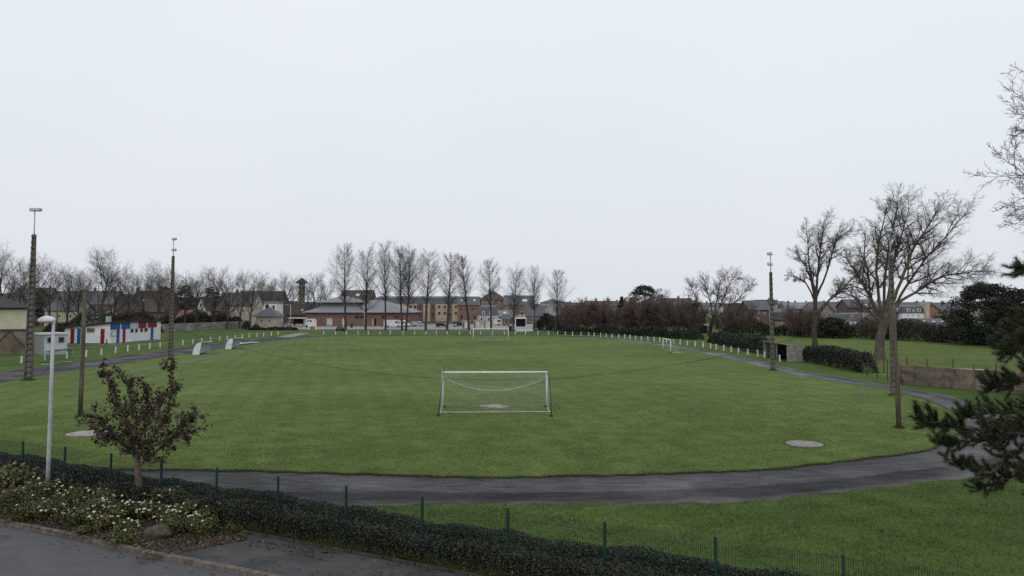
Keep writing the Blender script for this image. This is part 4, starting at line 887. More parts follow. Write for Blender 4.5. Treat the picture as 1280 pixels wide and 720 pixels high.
house('house', 'slate mansard house with two white dormers below the big brick house', 1052, 1094, 222, 399.5, 391, 8, 'stone', 'slate', 'mansard', dormers=[(1065, 396, 3.4, 4.4), (1081, 395.5, 3, 4)], wins=[(1060, 403, 2.5, 3)])
house('barn', 'low brick barn with a row of four white skylights behind the meadow', 1048, 1082, 200, 407, 402, 7, 'brick_dark', 'slate', skylights=[(1051, 404.4, 2.6, 1.3), (1057.5, 404.7, 2.6, 1.3), (1064, 404.4, 2.6, 1.3), (1070, 404.4, 2.6, 1.3)], cat='barn')
house('house', 'brick gabled house in front of the thick trunk', 1072, 1090, 205, 403, 397, 8, 'brick_dark', 'tile_brown', 'gy', wins=[(1078, 405, 2.5, 2.5)])
house('house', 'white rendered house with a slate mansard and three dormers right of the largest tree', 1128, 1156, 205, 391.5, 381, 9, 'render_white', 'slate', 'mansard', wins=[(1135, 394, 2, 2), (1141, 394, 2, 2), (1148, 394.5, 2, 2), (1136, 400, 2, 2), (1148, 400, 2, 2)], dormers=[(1135.7, 387.5, 4, 3.8), (1142, 388.3, 2.6, 3), (1149, 387.5, 4, 3.8)])
house('house', 'dark slate hung house left of the white rendered house', 1115, 1128, 207, 390, 381, 9, 'slate', 'slate', 'mansard', wins=[(1123.3, 397, 2, 4.5)], dormers=[(1123, 387, 3.5, 3.4)])
house('chimney_wall', 'tall tan chimney wall between the white house and the orange red gable', 1157.3, 1162, 204, 381, 380.2, 4, 'cream', 'cream', 'flat', over=.05, cat='building')
house('house', 'orange red gabled house right of the tan chimney wall', 1147, 1182, 216, 393, 380.5, 10, 'brick_orange', 'slate', 'gy', wins=[(1170, 392, 2, 2.5)])
house('house', 'orange brick house half hidden by the cypress', 1190, 1203, 200, 395, 389, 9, 'brick_orange', 'tile_brown', 'gy')
house('house', 'far grey roofed house left of the cypress', 1174, 1204, 290, 388, 378.5, 10, 'render_grey', 'slate', chim=[(1178, 5, .9, .4)])
house('barn', 'low brown stone barn with dark roof and three skylights before the orange house', 1141, 1186, 188, 408, 398.5, 9, 'brick_dark', 'slate', skylights=[(1157, 402.6, 4, 1.4), (1169, 402.8, 3.4, 1.4), (1180, 402.8, 3.4, 1.4)], cat='barn')
house('house', 'low white house front below the white rendered house', 1126, 1140, 198, 406.5, 404.5, 6, 'render_white', 'concrete_pale', 'flat')
# far skyline roofs; pale slate drawn more often, haze put into the colour
rnd = random.Random(77)
far = [(812, 430), (868, 460), (890, 450), (972, 470), (990, 455), (1004, 480), (1030, 470), (1052, 455), (1074, 480), (1096, 460), (1118, 470), (1140, 455), (1160, 480), (1186, 470), (1212, 450), (1240, 460), (1268, 470), (700, 470), (720, 480), (774, 450)]
far.sort()
ORD = 'first second third fourth fifth sixth seventh eighth ninth tenth eleventh twelfth thirteenth fourteenth fifteenth sixteenth seventeenth eighteenth nineteenth twentieth'.split()
for i, (px, Y) in enumerate(far):
    wv = rnd.uniform(20, 30); yr = rnd.uniform(376.5, 379.5)
    house('far_house', 'tiny far house on the skyline, %s from the left among the farthest roofs' % ORD[i], px - wv / 2, px + wv / 2, Y, yr + rnd.uniform(4, 6), yr, 12, rnd.choice(['stone', 'brick_dark', 'render_grey', 'cream']), rnd.choice(['slate', 'slate_pale', 'tile_brown', 'slate_pale']), chim=[(px + rnd.uniform(-8, 8), 6, 1, .8)], wins=[(px - 5, yr + 8, 2, 2.5), (px + 5, yr + 8, 2, 2.5)], group='far houses on the skyline')
# wooded rise closing the view behind the town
hp = []; mb = MB(); rnd = random.Random(9); n = 90
for i in range(n + 1):
    px = -150 + i * (1580 / n); left = max(0, min(1, (420 - px) / 300)); hp.append((at(px, 379.5 - 13 * left + rnd.uniform(-1.2, .8), 640), at(px, 383, 640)))
for i in range(n):
    (a, a0), (b, b0) = hp[i], hp[i + 1]
    mb.poly([(a0.x, 600, 0), (b0.x, 600, 0), (b.x, 640, b.z), (a.x, 640, a.z)]); mb.poly([(a.x, 640, a.z), (b.x, 640, b.z), (b.x * 1.2, 760, 0), (a.x * 1.2, 760, 0)])
tag(mb.build('hills', M['hill']), kind='structure')

# ---- cream stand at the left edge
st = empty('grandstand', (at(33, 383, 112).x, 112, 0), R(33), 'cream clad stand with a dark roof and braced concrete base at the left edge', 'building')
hS = at(33, 386, 112).z; hM = at(33, 412, 112).z; W_, D_ = 15.0, 26.0
mb = MB(); mb.box(-W_, 0, 0, 0, D_, hM); mb.build('base_wall', M['stained'], st)
for i in range(60):
    x = -W_ + (i + .5) * W_ / 60; piece('cladding_sheet', 'clad', st, (x, -.06 - .02 * (i % 2), (hM + hS) / 2), (W_ / 60 - .015, .1, hS - hM))
mb = MB(); mb.box(-W_, 0, hM, 0, D_, hS); mb.build('upper_wall', M['clad'], st)
piece('sill_beam', 'iron', st, (-W_ / 2, -.14, hM), (W_ + .1, .16, .22)); piece('eaves_beam', 'iron', st, (-W_ / 2, -.3, hS + .05), (W_ + 1, .3, .25))
for i in range(5):
    xa = -4.0 * i
    for sgn in (-1, 1):
        xx = [xa - 2.0, xa - 2.0 + sgn * 2.0]
        if xx[1] < -W_: continue
        mb = MB(); mb.bar((xx[0], -.1, hM - .1), (xx[1], -.1, .9), .12, .14); mb.build('brace', M['iron'], st)
mb = MB(); hR2 = at(0, 370, 118).z + .6; o = .9
mb.poly([(-W_ - o, -o, hS + .2), (o, -o, hS + .2), (-W_ * .55, D_ / 2, hR2 + 1.2), (-W_ * .6, D_ / 2, hR2 + 1.2)]); mb.poly([(o, -o, hS + .2), (o, D_ + o, hS + .2), (-W_ * .55, D_ / 2, hR2 + 1.2)])
mb.poly([(o, D_ + o, hS + .2), (-W_ - o, D_ + o, hS + .2), (-W_ * .6, D_ / 2, hR2 + 1.2), (-W_ * .55, D_ / 2, hR2 + 1.2)]); mb.poly([(-W_ - o, D_ + o, hS + .2), (-W_ - o, -o, hS + .2), (-W_ * .6, D_ / 2, hR2 + 1.2)]); mb.build('roof', M['roof_felt'], st)
# ---- grey shed
sb = gp(55, 444); sh = empty('shed', (sb.x, sb.y, 0), R(50), 'small flat roofed shed with a pale two-windowed front and a grey side, by the track', 'shed')
mb = MB(); mb.poly([(0, 0, 0), (3.0, 0, 0), (3.0, 0, 2.95), (0, 0, 2.95)], 0); mb.poly([(3.0, 0, 0), (3.0, 4, 0), (3.0, 4, 2.95), (3.0, 0, 2.95)], 0); mb.poly([(0, 4, 0), (0, 0, 0), (0, 0, 2.95), (0, 4, 2.95)], 1); mb.poly([(3.0, 4, 0), (0, 4, 0), (0, 4, 2.95), (3.0, 4, 2.95)], 1)
mb.build('wall', [M['shed_white'], M['shed_grey']], sh); piece('roof', 'shed_white', sh, (1.5, 2, 3.08), (3.4, 4.4, .24))
for i in range(9): piece('side_sheet', 'shed_grey', sh, (-.03 - .015 * (i % 2), .22 + i * .445, 1.47), (.05, .43, 2.9))
for x in (.7, 2.2): window(sh, x, 2.2, .78, .85, frame='shed_grey')
for x in (0.02, 1.45, 2.98): piece('corner_strip', 'shed_white', sh, (x, -.03, 1.47), (.07, .05, 2.94))
# ---- changing rooms: gable end faces the camera, long front faces the pitch
A_, B_, C_ = gp(84, 429.5), gp(137, 430.5), gp(198, 424.5)
YB, XB = B_.y, B_.x; XL = at(82, 383, YB).x; LEN = C_.y - YB
cr = empty('changing_rooms', (XB, YB, 0), 0, 'white changing room block with blue and crimson doors and bands under a flat sloping roof', 'building')
hB = at(138, 404.5, YB).z; hA = at(82, 410, YB).z; WX = XL - XB
mb = MB(); mb.poly([(WX, 0, 0), (0, 0, 0), (0, 0, hB), (WX, 0, hA)]); mb.poly([(0, 0, 0), (0, LEN, 0), (0, LEN, hB), (0, 0, hB)]); mb.poly([(0, LEN, 0), (WX, LEN, 0), (WX, LEN, hA), (0, LEN, hB)]); mb.poly([(WX, LEN, 0), (WX, 0, 0), (WX, 0, hA), (WX, LEN, hA)])
mb.build('wall', M['render_white'], cr)
mb = MB(); o = .45; sl = (hB - hA) / -WX
q = [(WX - o, -o, hA - sl * o), (o, -o, hB + sl * o), (o, LEN + o, hB + sl * o), (WX - o, LEN + o, hA - sl * o)]
hi = [(a, b, c + .32) for a, b, c in q]; lo = [(a, b, c + .02) for a, b, c in q]
mb.poly(hi); mb.poly(lo[::-1])
for i in range(4): j = (i + 1) % 4; mb.poly([lo[i], lo[j], hi[j], hi[i]])
mb.build('roof', M['roof_felt'], cr)
piece('chimney', 'render_grey', cr, (at(129, 383, YB).x - XB, 2.0, hB + .6), (.7, .7, 1.5))
def gab(nm, mat, px0, px1, py0, py1, out=.06):
    a = at(px0, py1, YB); b = at(px1, py0, YB); zlo = max(a.z, .05); return piece(nm, mat, cr, ((a.x + b.x) / 2 - XB, -out / 2 - .004, (zlo + b.z) / 2), (b.x - a.x, out, b.z - zlo))
gab('door', 'red', 88, 93.4, 410.5, 430, .08); gab('door', 'blue', 96.2, 101.4, 410.5, 430, .08); gab('door', 'red', 125.5, 131, 411, 430.4, .08)
for x0, x1 in ((87.6, 93.8), (95.8, 101.8), (125.1, 131.4)): gab('door_frame', 'render_white', x0, x1, 409.9, 430, .05)
wo_ = gab('window', 'render_grey', 108.5, 118.5, 409.8, 415.6, .10); link('pane', unit_cube('brick_dark'), wo_, (0, -.3, .02), (0, 0, 0), (.88, .6, .72))
gab('wall_base', 'iron', 83, 137.5, 429.0, 430.6, .03)
def frt(nm, mat, px0, px1, za, zb, out=.06, base=0.0):
    ya, yb = xat(px0, XB).y - YB, xat(px1, XB).y - YB; return piece(nm, mat, cr, (base + out / 2 + .004, (ya + yb) / 2, (za + zb) / 2), (out, yb - ya, zb - za))
for x0, x1, mt in ((138.6, 150.5, 'blue'), (152.5, 162.8, 'blue'), (173.5, 183.2, 'red'), (185.4, 196.2, 'red')): frt('fascia_panel', mt, x0, x1, hB - 1.15, hB - .03, .10)
sg = frt('sign_board', 'render_white', 163.2, 173, hB - 1.0, hB - .2, .12)
for i in range(2):
    for j in range(5): piece('lettering', 'blue', sg, (.55, -.36 + j * .18, .22 - i * .42), (.14, .11, .16))
for x0, x1, mt in ((147, 149.6, 'blue'), (154.6, 157, 'red'), (189.4, 191.8, 'blue')): frt('pillar', mt, x0, x1, .02, hB - 1.16, .16)
frt('notice_board', 'render_grey', 139.8, 146.5, hB - 2.5, hB - 1.5, .05); frt('notice_sheet', 'render_white', 141, 145.8, hB - 2.3, hB - 1.62, .03, .06)
for x0, x1, mt in ((164.0, 167.6, 'blue'), (170, 172.6, 'red'), (176.2, 179.2, 'blue'), (181.6, 184.8, 'red')):
    fo = frt('window', mt, x0, x1, hB - 1.95, hB - 1.22, .08); link('pane', unit_cube('glass'), fo, (.3, .1, 0), (0, 0, 0), (.6, .5, .7))
frt('wall_base', 'iron', 138.2, 197.6, .01, .16, .04)
piece('plinth_path', 'concrete', cr, (WX / 2, -.6, .03), (-WX + 1.6, 1.1, .06)); piece('plinth_path', 'concrete', cr, (.65, LEN / 2, .03), (1.1, LEN, .06))
for px, py in ((133.3, 430.8), (175.5, 426.3)):
    b = gp(px, py + .5); o = empty('bollard', (b.x, b.y, 0), 0, 'small dark post before the gable end of the changing rooms' if px < 150 else 'small dark post before the long front of the changing rooms', 'post'); mb = MB(); mb.tube([(0, 0, 0), (0, 0, 1.05)], .1, 8); mb.build('shaft', M['iron'], o); mb = MB(); mb.lathe([(.11, 1.05), (.12, 1.08), (.05, 1.13)], 8); mb.build('cap', M['iron'], o)

# ---- panel walls: posts and planks
def panel_wall(name, label, a, b, h, bay, planks, mat, seed, postw=.16):
    rnd = random.Random(seed); a = Vector((a[0], a[1], 0)); b = Vector((b[0], b[1], 0)); L = (b - a).length; n = max(1, round(L / bay)); ang = math.atan2(b.y - a.y, b.x - a.x)
    e = empty(name, a, ang, label, 'wall'); bay = L / n; hp_ = h / planks
    for i in range(n + 1): piece('post', mat, e, (i * bay, 0, h / 2 + .02), (postw, .17, h + .06), (rnd.uniform(-.01, .01), rnd.uniform(-.008, .008), 0))
    for i in range(n):
        for j in range(planks): piece('plank', mat, e, ((i + .5) * bay, rnd.uniform(-.03, .03), (j + .5) * hp_), (bay - postw * .9, .06, hp_ - .035), (0, rnd.uniform(-.006, .006), 0))
    return e
panel_wall('panel_wall', 'long pale concrete panel wall behind the grass, right of the changing rooms', gp(197, 415.5), gp(313, 409.2), 2.25, 2.6, 4, 'panel_pale', 1)
wa = gp(1126, 480); wb = gp(1238, 489.5); wd_ = (wb - wa).normalized()
panel_wall('panel_wall', 'weathered brown concrete panel wall beside the track at right', wa, wb + wd_ * 5, 1.75, 1.25, 4, 'panel', 2, .13)
# ---- open concrete shelter
s0, s1, s2 = gp(954.5, 446.0), gp(984, 452.2), gp(1008, 450.3)
sx = (s1 - s0); ang = math.atan2(sx.y, sx.x); SL = sx.length; sd = 4.3
sh = empty('shelter', (s0.x, s0.y, 0), ang, 'small open fronted concrete shelter beside the right straight of the track', 'shelter'); hs = 2.15
hb_ = 1.55
def trap(nm, mat, x0_, x1_):
    mb = MB(); q = [(0, 0), (sd, 0), (sd, hb_), (0, hs)]
    mb.poly([(x0_, y, z) for y, z in q][::-1]); mb.poly([(x1_, y, z) for y, z in q])
    for i in range(4): j = (i + 1) % 4; mb.poly([(x0_, *q[i]), (x0_, *q[j]), (x1_, *q[j]), (x1_, *q[i])][::-1])
    return mb.build(nm, M[mat], sh)
trap('side_wall', 'concrete', 0, .14); trap('side_wall', 'concrete', SL - .14, SL); piece('back_wall', 'concrete', sh, (SL / 2, sd - .08, hb_ / 2 - .01), (SL - .3, .14, hb_ - .02))
ra = math.atan2(hb_ - hs, sd); piece('roof', 'concrete', sh, (SL / 2, sd / 2, (hs + hb_) / 2 + .07), (SL + .14, sd / math.cos(ra) + .12, .11), (ra, 0, 0)); piece('pillar', 'concrete', sh, (SL * .56, .08, hs / 2 - .02), (.16, .14, hs - .06)); piece('bench', 'wood_pole', sh, (SL / 2, sd - .5, .45), (SL - .4, .4, .06)); piece('opening_shade', 'dark', sh, (SL * .30, .3, hs * .45), (SL * .45, .05, hs * .88))  # dark sheet set in the open front as the shade inside
for i in range(4):
    for j in range(3): piece('wall_slab', 'concrete', sh, (SL + .025, .1 + (i + .5) * (sd - .2) / 4, (j + .5) * (hs - (hs - hb_) * (i + 1) / 4) / 3), (.05, (sd - .2) / 4 - .03, (hs - (hs - hb_) * (i + 1) / 4) / 3 - .03))

# ================================================================== SPORTS FURNITURE
AX = Vector((-.0314, 1, 0)).normalized(); RT = Vector((AX.y, -AX.x, 0)); AXR = math.atan2(-AX.x, AX.y)
def net_segs(rows, rad):
    """rows: grid of points -> cord segments both ways"""
    sg = []
    for i in range(len(rows)):
        for j in range(len(rows[i])):
            if j + 1 < len(rows[i]): sg.append((rows[i][j], rows[i][j + 1], rad, rad))
            if i + 1 < len(rows): sg.append((rows[i][j], rows[i + 1][j], rad, rad))
    return sg
def goal(name, label, c, rz, wid, hgt, back, sag, mesh=.125, bar=.06, depth=2.6, rad=.0036, netmat='net', barmat='white', group=None):
    """local x across, local y towards the back of the goal (back = +1/-1)"""
    e = empty(name, c, rz, label, 'goal', group)
    for sgn in (-1, 1):
        mb = MB(); mb.tube([(sgn * wid / 2, 0, 0), (sgn * wid / 2, 0, hgt - bar)], bar, 10); mb.build('goal_post', M[barmat], e, True)
    mb = MB(); mb.tube([(-wid / 2 - bar, 0, hgt), (wid / 2 + bar, 0, hgt)], bar, 10); mb.build('crossbar', M[barmat], e, True)
    def prof(u, v):                                    # u 0..1 across, v 0..1 from crossbar over the slack rear rope to the ground
        x = (u - .5) * wid; dd = (u * 2 - 1) ** 2; hr_ = hgt * .93 - sag * (1 - dd)
        y1, z1 = depth * .55, hr_; y2, z2 = depth, .02
        if v < .5: t = v / .5; return Vector((x, back * y1 * t, hgt + (z1 - hgt) * t - .25 * sag * math.sin(math.pi * t) * (1 - dd)))
        t = (v - .5) / .5; return Vector((x, back * (y1 + (y2 - y1) * t ** .7), z1 + (z2 - z1) * t))
    nu = int(wid / mesh); nv = int((hgt + depth) / mesh)
    rows = [[prof(i / nu, j / nv) for i in range(nu + 1)] for j in range(nv + 1)]
    sg = net_segs(rows, rad)
    for u in (0, 1):
        nn = int(hgt / mesh)
        side = []
        for j in range(nv + 1):
            r_ = prof(u, j / nv); f = j / nv; b0 = Vector((r_.x, 0, min(r_.z, hgt)))
            side.append([b0.lerp(r_, k / 8) for k in range(9)])
        sg += net_segs(side, rad)
    tag(link('net', segs_mesh('net', sg, M[netmat], 3), e), kind='stuff')
    mb = MB(); mb.tube([prof(i / 24, .5) for i in range(25)], .015, 5); mb.build('top_rope', M['post_white'], e)
    mb = MB(); mb.tube([(-wid / 2, 0, .03), (-wid / 2, back * depth, .03)] + [prof(i / 12, 1) + Vector((0, 0, .02)) for i in range(13)] + [(wid / 2, back * depth, .03), (wid / 2, 0, .03)], .02, 5); mb.build('ground_rope', M['post_white'], e)
    return e
g0 = gp(618.5, 509, ZP); ng = goal('football_goal', 'near white football goal with a slack net, seen from behind', (g0.x, g0.y, ZP), AXR, 7.32, 2.44, -1, .95)
gf = gp(613.5, 425.3, ZP); goal('football_goal', 'far white football goal at the other end of the pitch', (gf.x, gf.y, ZP), AXR, 7.32, 2.44, 1, .2, mesh=.3, rad=.006, bar=.065)
sa, sb_ = gp(829, 438, ZP), gp(838.5, 441, ZP); dv = sb_ - sa
goal('small_goal', 'small white goal seen end on beside the right straight of the track', ((sa.x + sb_.x) / 2, (sa.y + sb_.y) / 2, ZP), math.atan2(dv.y, dv.x), dv.length, 1.95, 1, .1, mesh=.3, depth=1.5, bar=.06, rad=.005)
ga, gb_ = gp(63, 456), gp(91, 452.5); dv = gb_ - ga
goal('small_goal', 'small grey framed goal with a green net on the left track', ((ga.x + gb_.x) / 2, (ga.y + gb_.y) / 2, .01), math.atan2(dv.y, dv.x), dv.length, 1.75, 1, .1, mesh=.14, depth=1.2, bar=.04, rad=.009, netmat='net_green', barmat='steel')
for px0, py0, px1, py1, lab in ((547.5, 520, 555, 461, 'thin dark leaning pole behind the left post of the near goal'), (689.5, 520.5, 686, 465, 'thin dark leaning pole behind the right post of the near goal')):
    b = gp(px0, py0, ZP); t = at(px1, py1, b.y + .2); o = empty('net_pole', b, 0, lab, 'pole'); d = t - b
    mb = MB(); mb.tube([(0, 0, -.02), d * .5 + Vector((.015, 0, 0)), d], [.03, .028, .024], 6); mb.build('shaft', M['iron'], o, True); mb = MB(); mb.tube([d - Vector((0, .12, .03)), d + Vector((0, .12, .03))], .012, 5); mb.build('hook', M['iron'], o)
# worn goal mouth and the two throwing circles
def blob(c, rx, ry, seed, n=40, amp=.12):
    rn = random.Random(seed); ph = [rn.uniform(0, 6.28) for _ in range(4)]
    return [(c.x + rx * math.cos(t) * (1 + amp * sum(math.sin((k + 2) * t + ph[k]) for k in range(4)) / 2), c.y + ry * math.sin(t) * (1 + amp * sum(math.cos((k + 2) * t + ph[k]) for k in range(4)) / 2)) for t in [2 * math.pi * i / n for i in range(n)]]
sheet('worn_earth_patch', blob(gp(617, 507.3, ZP), .75, .95, 3, amp=.35), ZP + .004, M['sand'])
for px, py, r_, lab in ((1005.5, 555.3, .88, 'pale round concrete throwing circle in the grass at right'), (109, 542.2, 1.02, 'pale round concrete throwing circle in the grass at left, behind the small tree')):
    c = gp(px, py, ZP); o = empty('throwing_circle', (c.x, c.y, ZP), 0, lab, 'concrete circle', 'concrete throwing circles'); mb = MB(); mb.lathe([(r_, -.06), (r_, .016), (r_ - .03, .022)], 40); mb.build('slab', M['concrete_pale'], o)
    mb = MB(); mb.lathe([(r_ + .035, -.06), (r_ + .035, .03), (r_ + .002, .032)], 40); rim = mb.build('rim', M['concrete'], o); mb = MB(); 
# dugouts
def dugout(label, px, py, s=1.0):
    b = gp(px, py); e = empty('dugout', (b.x, b.y, .01), R(-2), label, 'dugout', 'white curved dugouts'); n = 9; L = 3.2; W = 1.8; H = 1.85
    prof = [(W * .62 * (1 - math.cos(math.pi / 2 * i / n)) + (.0), H * math.sin(math.pi / 2 * i / n)) for i in range(n + 1)] + [(W, H + .03)]
    for k in range(3):
        mb = MB(); y0, y1 = L * k / 3 + .01, L * (k + 1) / 3 - .01
        for i in range(len(prof) - 1):
            (a, z), (c, d) = prof[i], prof[i + 1]
            mb.poly([(a, y0, z), (c, y0, d), (c, y1, d), (a, y1, z)]); mb.poly([(a + .04, y1, z), (c + .03, y1, d - .04), (c + .03, y0, d - .04), (a + .04, y0, z)])
        mb.build('shell_panel', M['plastic'], e, True)
    for y in (0, L):
        mb = MB(); pts = [(a, y, z) for a, z in prof[:-1]] + [(W * .72, y, H * .9), (W * .55, y, 0)]
        mb.poly(pts); mb.poly([(a, y + (.03 if y == 0 else -.03), z) for a, _, z in reversed(pts)]); mb.build('end_panel', M['plastic'], e)
    for x, y in ((W * .97, .03), (W * .97, L - .03)): 
        mb = MB(); mb.tube([(x, y, 0), (x, y, H)], .025, 6); mb.build('frame_post', M['steel'], e)
    piece('bench', 'plastic', e, (.62, L / 2, .42), (.4, L - .2, .06)); piece('base', 'concrete_pale', e, (W * .6, L / 2, .02), (W * 1.5, L, .05)); return e
dugout('nearer white curved dugout between the left straight and the pitch', 240.5, 444); dugout('farther white curved dugout between the left straight and the pitch', 281.5, 437)
b0, b1 = gp(296, 431), gp(313, 428.6); o = empty('landing_mat', ((b0.x + b1.x) / 2, (b0.y + b1.y) / 2, .01), R(70), 'flat white boards lying on the left straight behind the farther dugout', 'boards')
for i in range(3): piece('board', 'plastic', o, ((i - 1) * 2.6, (i % 2) * .5, .07 + .03 * i), (2.4, 1.5, .1), (0, R(1.5 * (i - 1)), R(4 * i)))

# white post and rail fences round the track
def rail_fence(name, label, pts, step, h=.95, seed=0, rail=True, skip=(), rr=.02):
    rn = random.Random(seed); line = pts; c = [0]
    for a, b in zip(line, line[1:]): c.append(c[-1] + math.dist(a, b))
    e = empty(name, (line[0][0], line[0][1], 0), 0, label, 'fence'); prev = None; n = int(c[-1] / step)
    mb = MB(); mb.box(-.085, -.085, 0, .085, .085, h - .05); mb.poly([(-.085, -.085, h - .05), (.085, -.085, h - .05), (0, 0, h)]); mb.poly([(.085, -.085, h - .05), (.085, .085, h - .05), (0, 0, h)]); mb.poly([(.085, .085, h - .05), (-.085, .085, h - .05), (0, 0, h)]); mb.poly([(-.085, .085, h - .05), (-.085, -.085, h - .05), (0, 0, h)])
    pm = mb.mesh('post', M['post_white'])
    for i in range(n + 1):
        p = along(line, c, min(i * step + (rn.uniform(-.25, .25) if 0 < i < n else 0), c[-1] - .001)); q = Vector((p[0] - line[0][0], p[1] - line[0][1], 0))
        if i in skip: prev = None; continue
        link('post', pm, e, q, (rn.uniform(-.04, .04), rn.uniform(-.04, .04), rn.uniform(-.2, .2)), (1, 1, rn.uniform(.9, 1.06)))
        if rail and prev is not None:
            mb = MB(); mb.tube([prev + Vector((0, 0, h * .78)), q + Vector((0, 0, h * .78))], rr, 6); mb.build('rail', M['steel'], e)
        prev = q
    return e
rail_fence('rail_fence', 'row of white posts with a rail along the outside of the left straight', [(-62.5, 78), (-62, 92), (-60.5, 107), (-61.5, 129), (-60.8, 150), (-60, 172), (-58.5, 186)], 4.0, seed=1)
rail_fence('rail_fence', 'row of white posts with a rail behind the far goal', [at(405, 383, 188)[:2], at(500, 383, 188.5)[:2], at(600, 383, 188.5)[:2], at(690, 383, 187)[:2]], 2.85, .98, 2)
rail_fence('rail_fence', 'curving row of white posts with a rail at the far right corner', [at(697, 383, 186)[:2], gp(735, 420.2)[:2], gp(775, 423)[:2], gp(812, 426.3)[:2], gp(841, 429)[:2]], 2.6, .95, 3)
rail_fence('rail_fence', 'row of white posts along the outside of the right straight, left of the shelter', [gp(842, 429.6)[:2], gp(882, 434.6)[:2], gp(920, 441.2)[:2], gp(950, 446)[:2], gp(981, 453.3)[:2]], 3.3, .92, 4, rr=.012)

# tall ladder-like concrete floodlight poles
def flood_pole(label, px, py, ytop, ylamp, w0, w1, rungs, lamps, rz=0.0, z=0.0, xt=None):
    b = gp(px, py, z); e = empty('floodlight_pole', (b.x, b.y, z), rz, label, 'floodlight', 'concrete floodlight poles round the pitch'); H = at(px, ytop, b.y).z - z; HL = at(px, ylamp, b.y).z - z
    for sgn in (-1, 1):
        mb = MB(); a0, a1 = sgn * (w0 / 2 - .05), sgn * (w1 / 2 - .05)
        v0 = [(a0 - .05, -.15, 0), (a0 + .05, -.15, 0), (a0 + .05, .15, 0), (a0 - .05, .15, 0)]; v1 = [(a1 - .05, -.11, H), (a1 + .05, -.11, H), (a1 + .05, .11, H), (a1 - .05, .11, H)]
        for i in range(4): j = (i + 1) % 4; mb.poly([v0[i], v0[j], v1[j], v1[i]])
        mb.poly(v1); mb.build('flange', M['pole_flange'], e)
    mb = MB(); mb.poly([(-w0 / 2 + .1, .0, 0), (w0 / 2 - .1, .0, 0), (w1 / 2 - .1, .0, H), (-w1 / 2 + .1, .0, H)]); mb.poly([(w0 / 2 - .1, .05, 0), (-w0 / 2 + .1, .05, 0), (-w1 / 2 + .1, .05, H), (w1 / 2 - .1, .05, H)]); mb.build('web', M['pole_web'], e)
    for i in range(rungs):
        zz = H * (i + .6) / rungs; ww = w0 + (w1 - w0) * zz / H; piece('rung', 'pole_flange', e, (0, -.09, zz), (ww + .04, .2, .13 + .05 * (1 - zz / H)))
    mb = MB(); mb.tube([(0, -.02, H - .8), (0, -.02, HL)], [.055, .04], 8); mast = mb.build('mast', M['steel'], e, True)
    for (zz, dx) in lamps:
        lo = empty('lamp', (0, 0, HL + zz), 0, parent=e)
        mb = MB(); mb.bar((-.12, -.02, 0), (.3, -.02, 0), .05, .05); mb.bar((-.02, -.02, -.25), (-.02, -.02, .1), .05, .05); mb.build('bracket', M['steel'], lo)
        for xx in dx:
            mb = MB(); mb.poly([(xx - .22, -.1, .02), (xx + .22, -.1, .02), (xx + .3, -.5, -.08), (xx - .3, -.5, -.08)][::-1]); mb.box(xx - .24, -.42, .0, xx + .24, .12, .26); mb.build('lamp_housing', M['steel'], lo)
            mb = MB(); mb.box(xx - .2, -.44, .03, xx + .2, -.421, .23); mb.build('lamp_glass', M['sky_glass'], lo)
    return e, H, HL
flood_pole('leftmost tall concrete floodlight pole beside the left straight', 35.5, 475.5, 293, 264, .72, .34, 26, [(0, (-.1, .34))], R(10), 0)
flood_pole('second concrete floodlight pole on the left, near the dugouts', 213, 449.5, 320, 300, .6, .32, 28, [(0, (.12,)), (-1.45, (.12,))], R(10), ZP)
flood_pole('concrete floodlight pole beside the small shelter on the right straight', 966, 463, 340, 318.5, .5, .3, 20, [(0, (-.1,)), (-1.15, (-.1,))], R(-12), ZP)
flood_pole('concrete floodlight pole before the largest bare tree at right', 1118.5, 494.5, 320, 290, .56, .28, 22, [(0, (-.15,))], R(-10), ZP)
# two wooden poles behind the near goal with the slack cable between them
tops = []
for px, py, tx, ty, lab in ((100, 520.5, 106.5, 363, 'weathered wooden pole on the left of the pitch, before the changing rooms'), (1124, 535, 1116, 379, 'weathered leaning wooden pole on the right of the pitch, before the floodlight pole')):
    b = gp(px, py, ZP); t = at(tx, ty, b.y); d = t - b; e = empty('wooden_pole', b, 0, lab, 'pole', 'wooden poles behind the near goal')
    mb = MB(); mb.tube([(0, 0, -.03), d * .3 + Vector((.01, 0, 0)), d * .7, d], [.15, .14, .13, .12], 12); mb.build('shaft', M['wood_pole'], e, True)
    mb = MB(); mb.tube([d - Vector((.2, 0, .25)), d + Vector((.2, 0, -.25))], .02, 6); mb.build('cable_bolt', M['steel'], e); mb = MB(); mb.lathe([(.125, -.04), (.125, .01), (.09, .05)], 12, 0, d); mb.build('cap', M['wood_pole'], e, True); tops.append(t - Vector((0, 0, .25)))
mid = at(628, 474.5, (tops[0].y + tops[1].y) / 2); sagz = (tops[0].z + tops[1].z) / 2 - mid.z
cb = MB(); cp = []
for i in range(49):
    t = i / 48; p = tops[0].lerp(tops[1], t); cp.append(p - Vector((0, 0, sagz * 4 * t * (1 - t))))
cb.tube(cp, .010, 5); tag(cb.build('slack_cable', M['cable']), 'thin dark cable sagging low across the near pitch between two wooden poles', 'cable')
for (px0, py0, Y0, px1, py1, Y1_, sg_, lab) in ((41, 352, 72, 106, 364, 47, 1.3, 'slack overhead wire from the leftmost floodlight pole to the wooden pole'),):
    a, b = at(px0, py0, Y0), at(px1, py1, Y1_); cb = MB(); cb.tube([a.lerp(b, i / 20) - Vector((0, 0, sg_ * 4 * (i / 20) * (1 - i / 20))) for i in range(21)], .018, 5); tag(cb.build('overhead_wire', M['cable']), lab, 'cable')

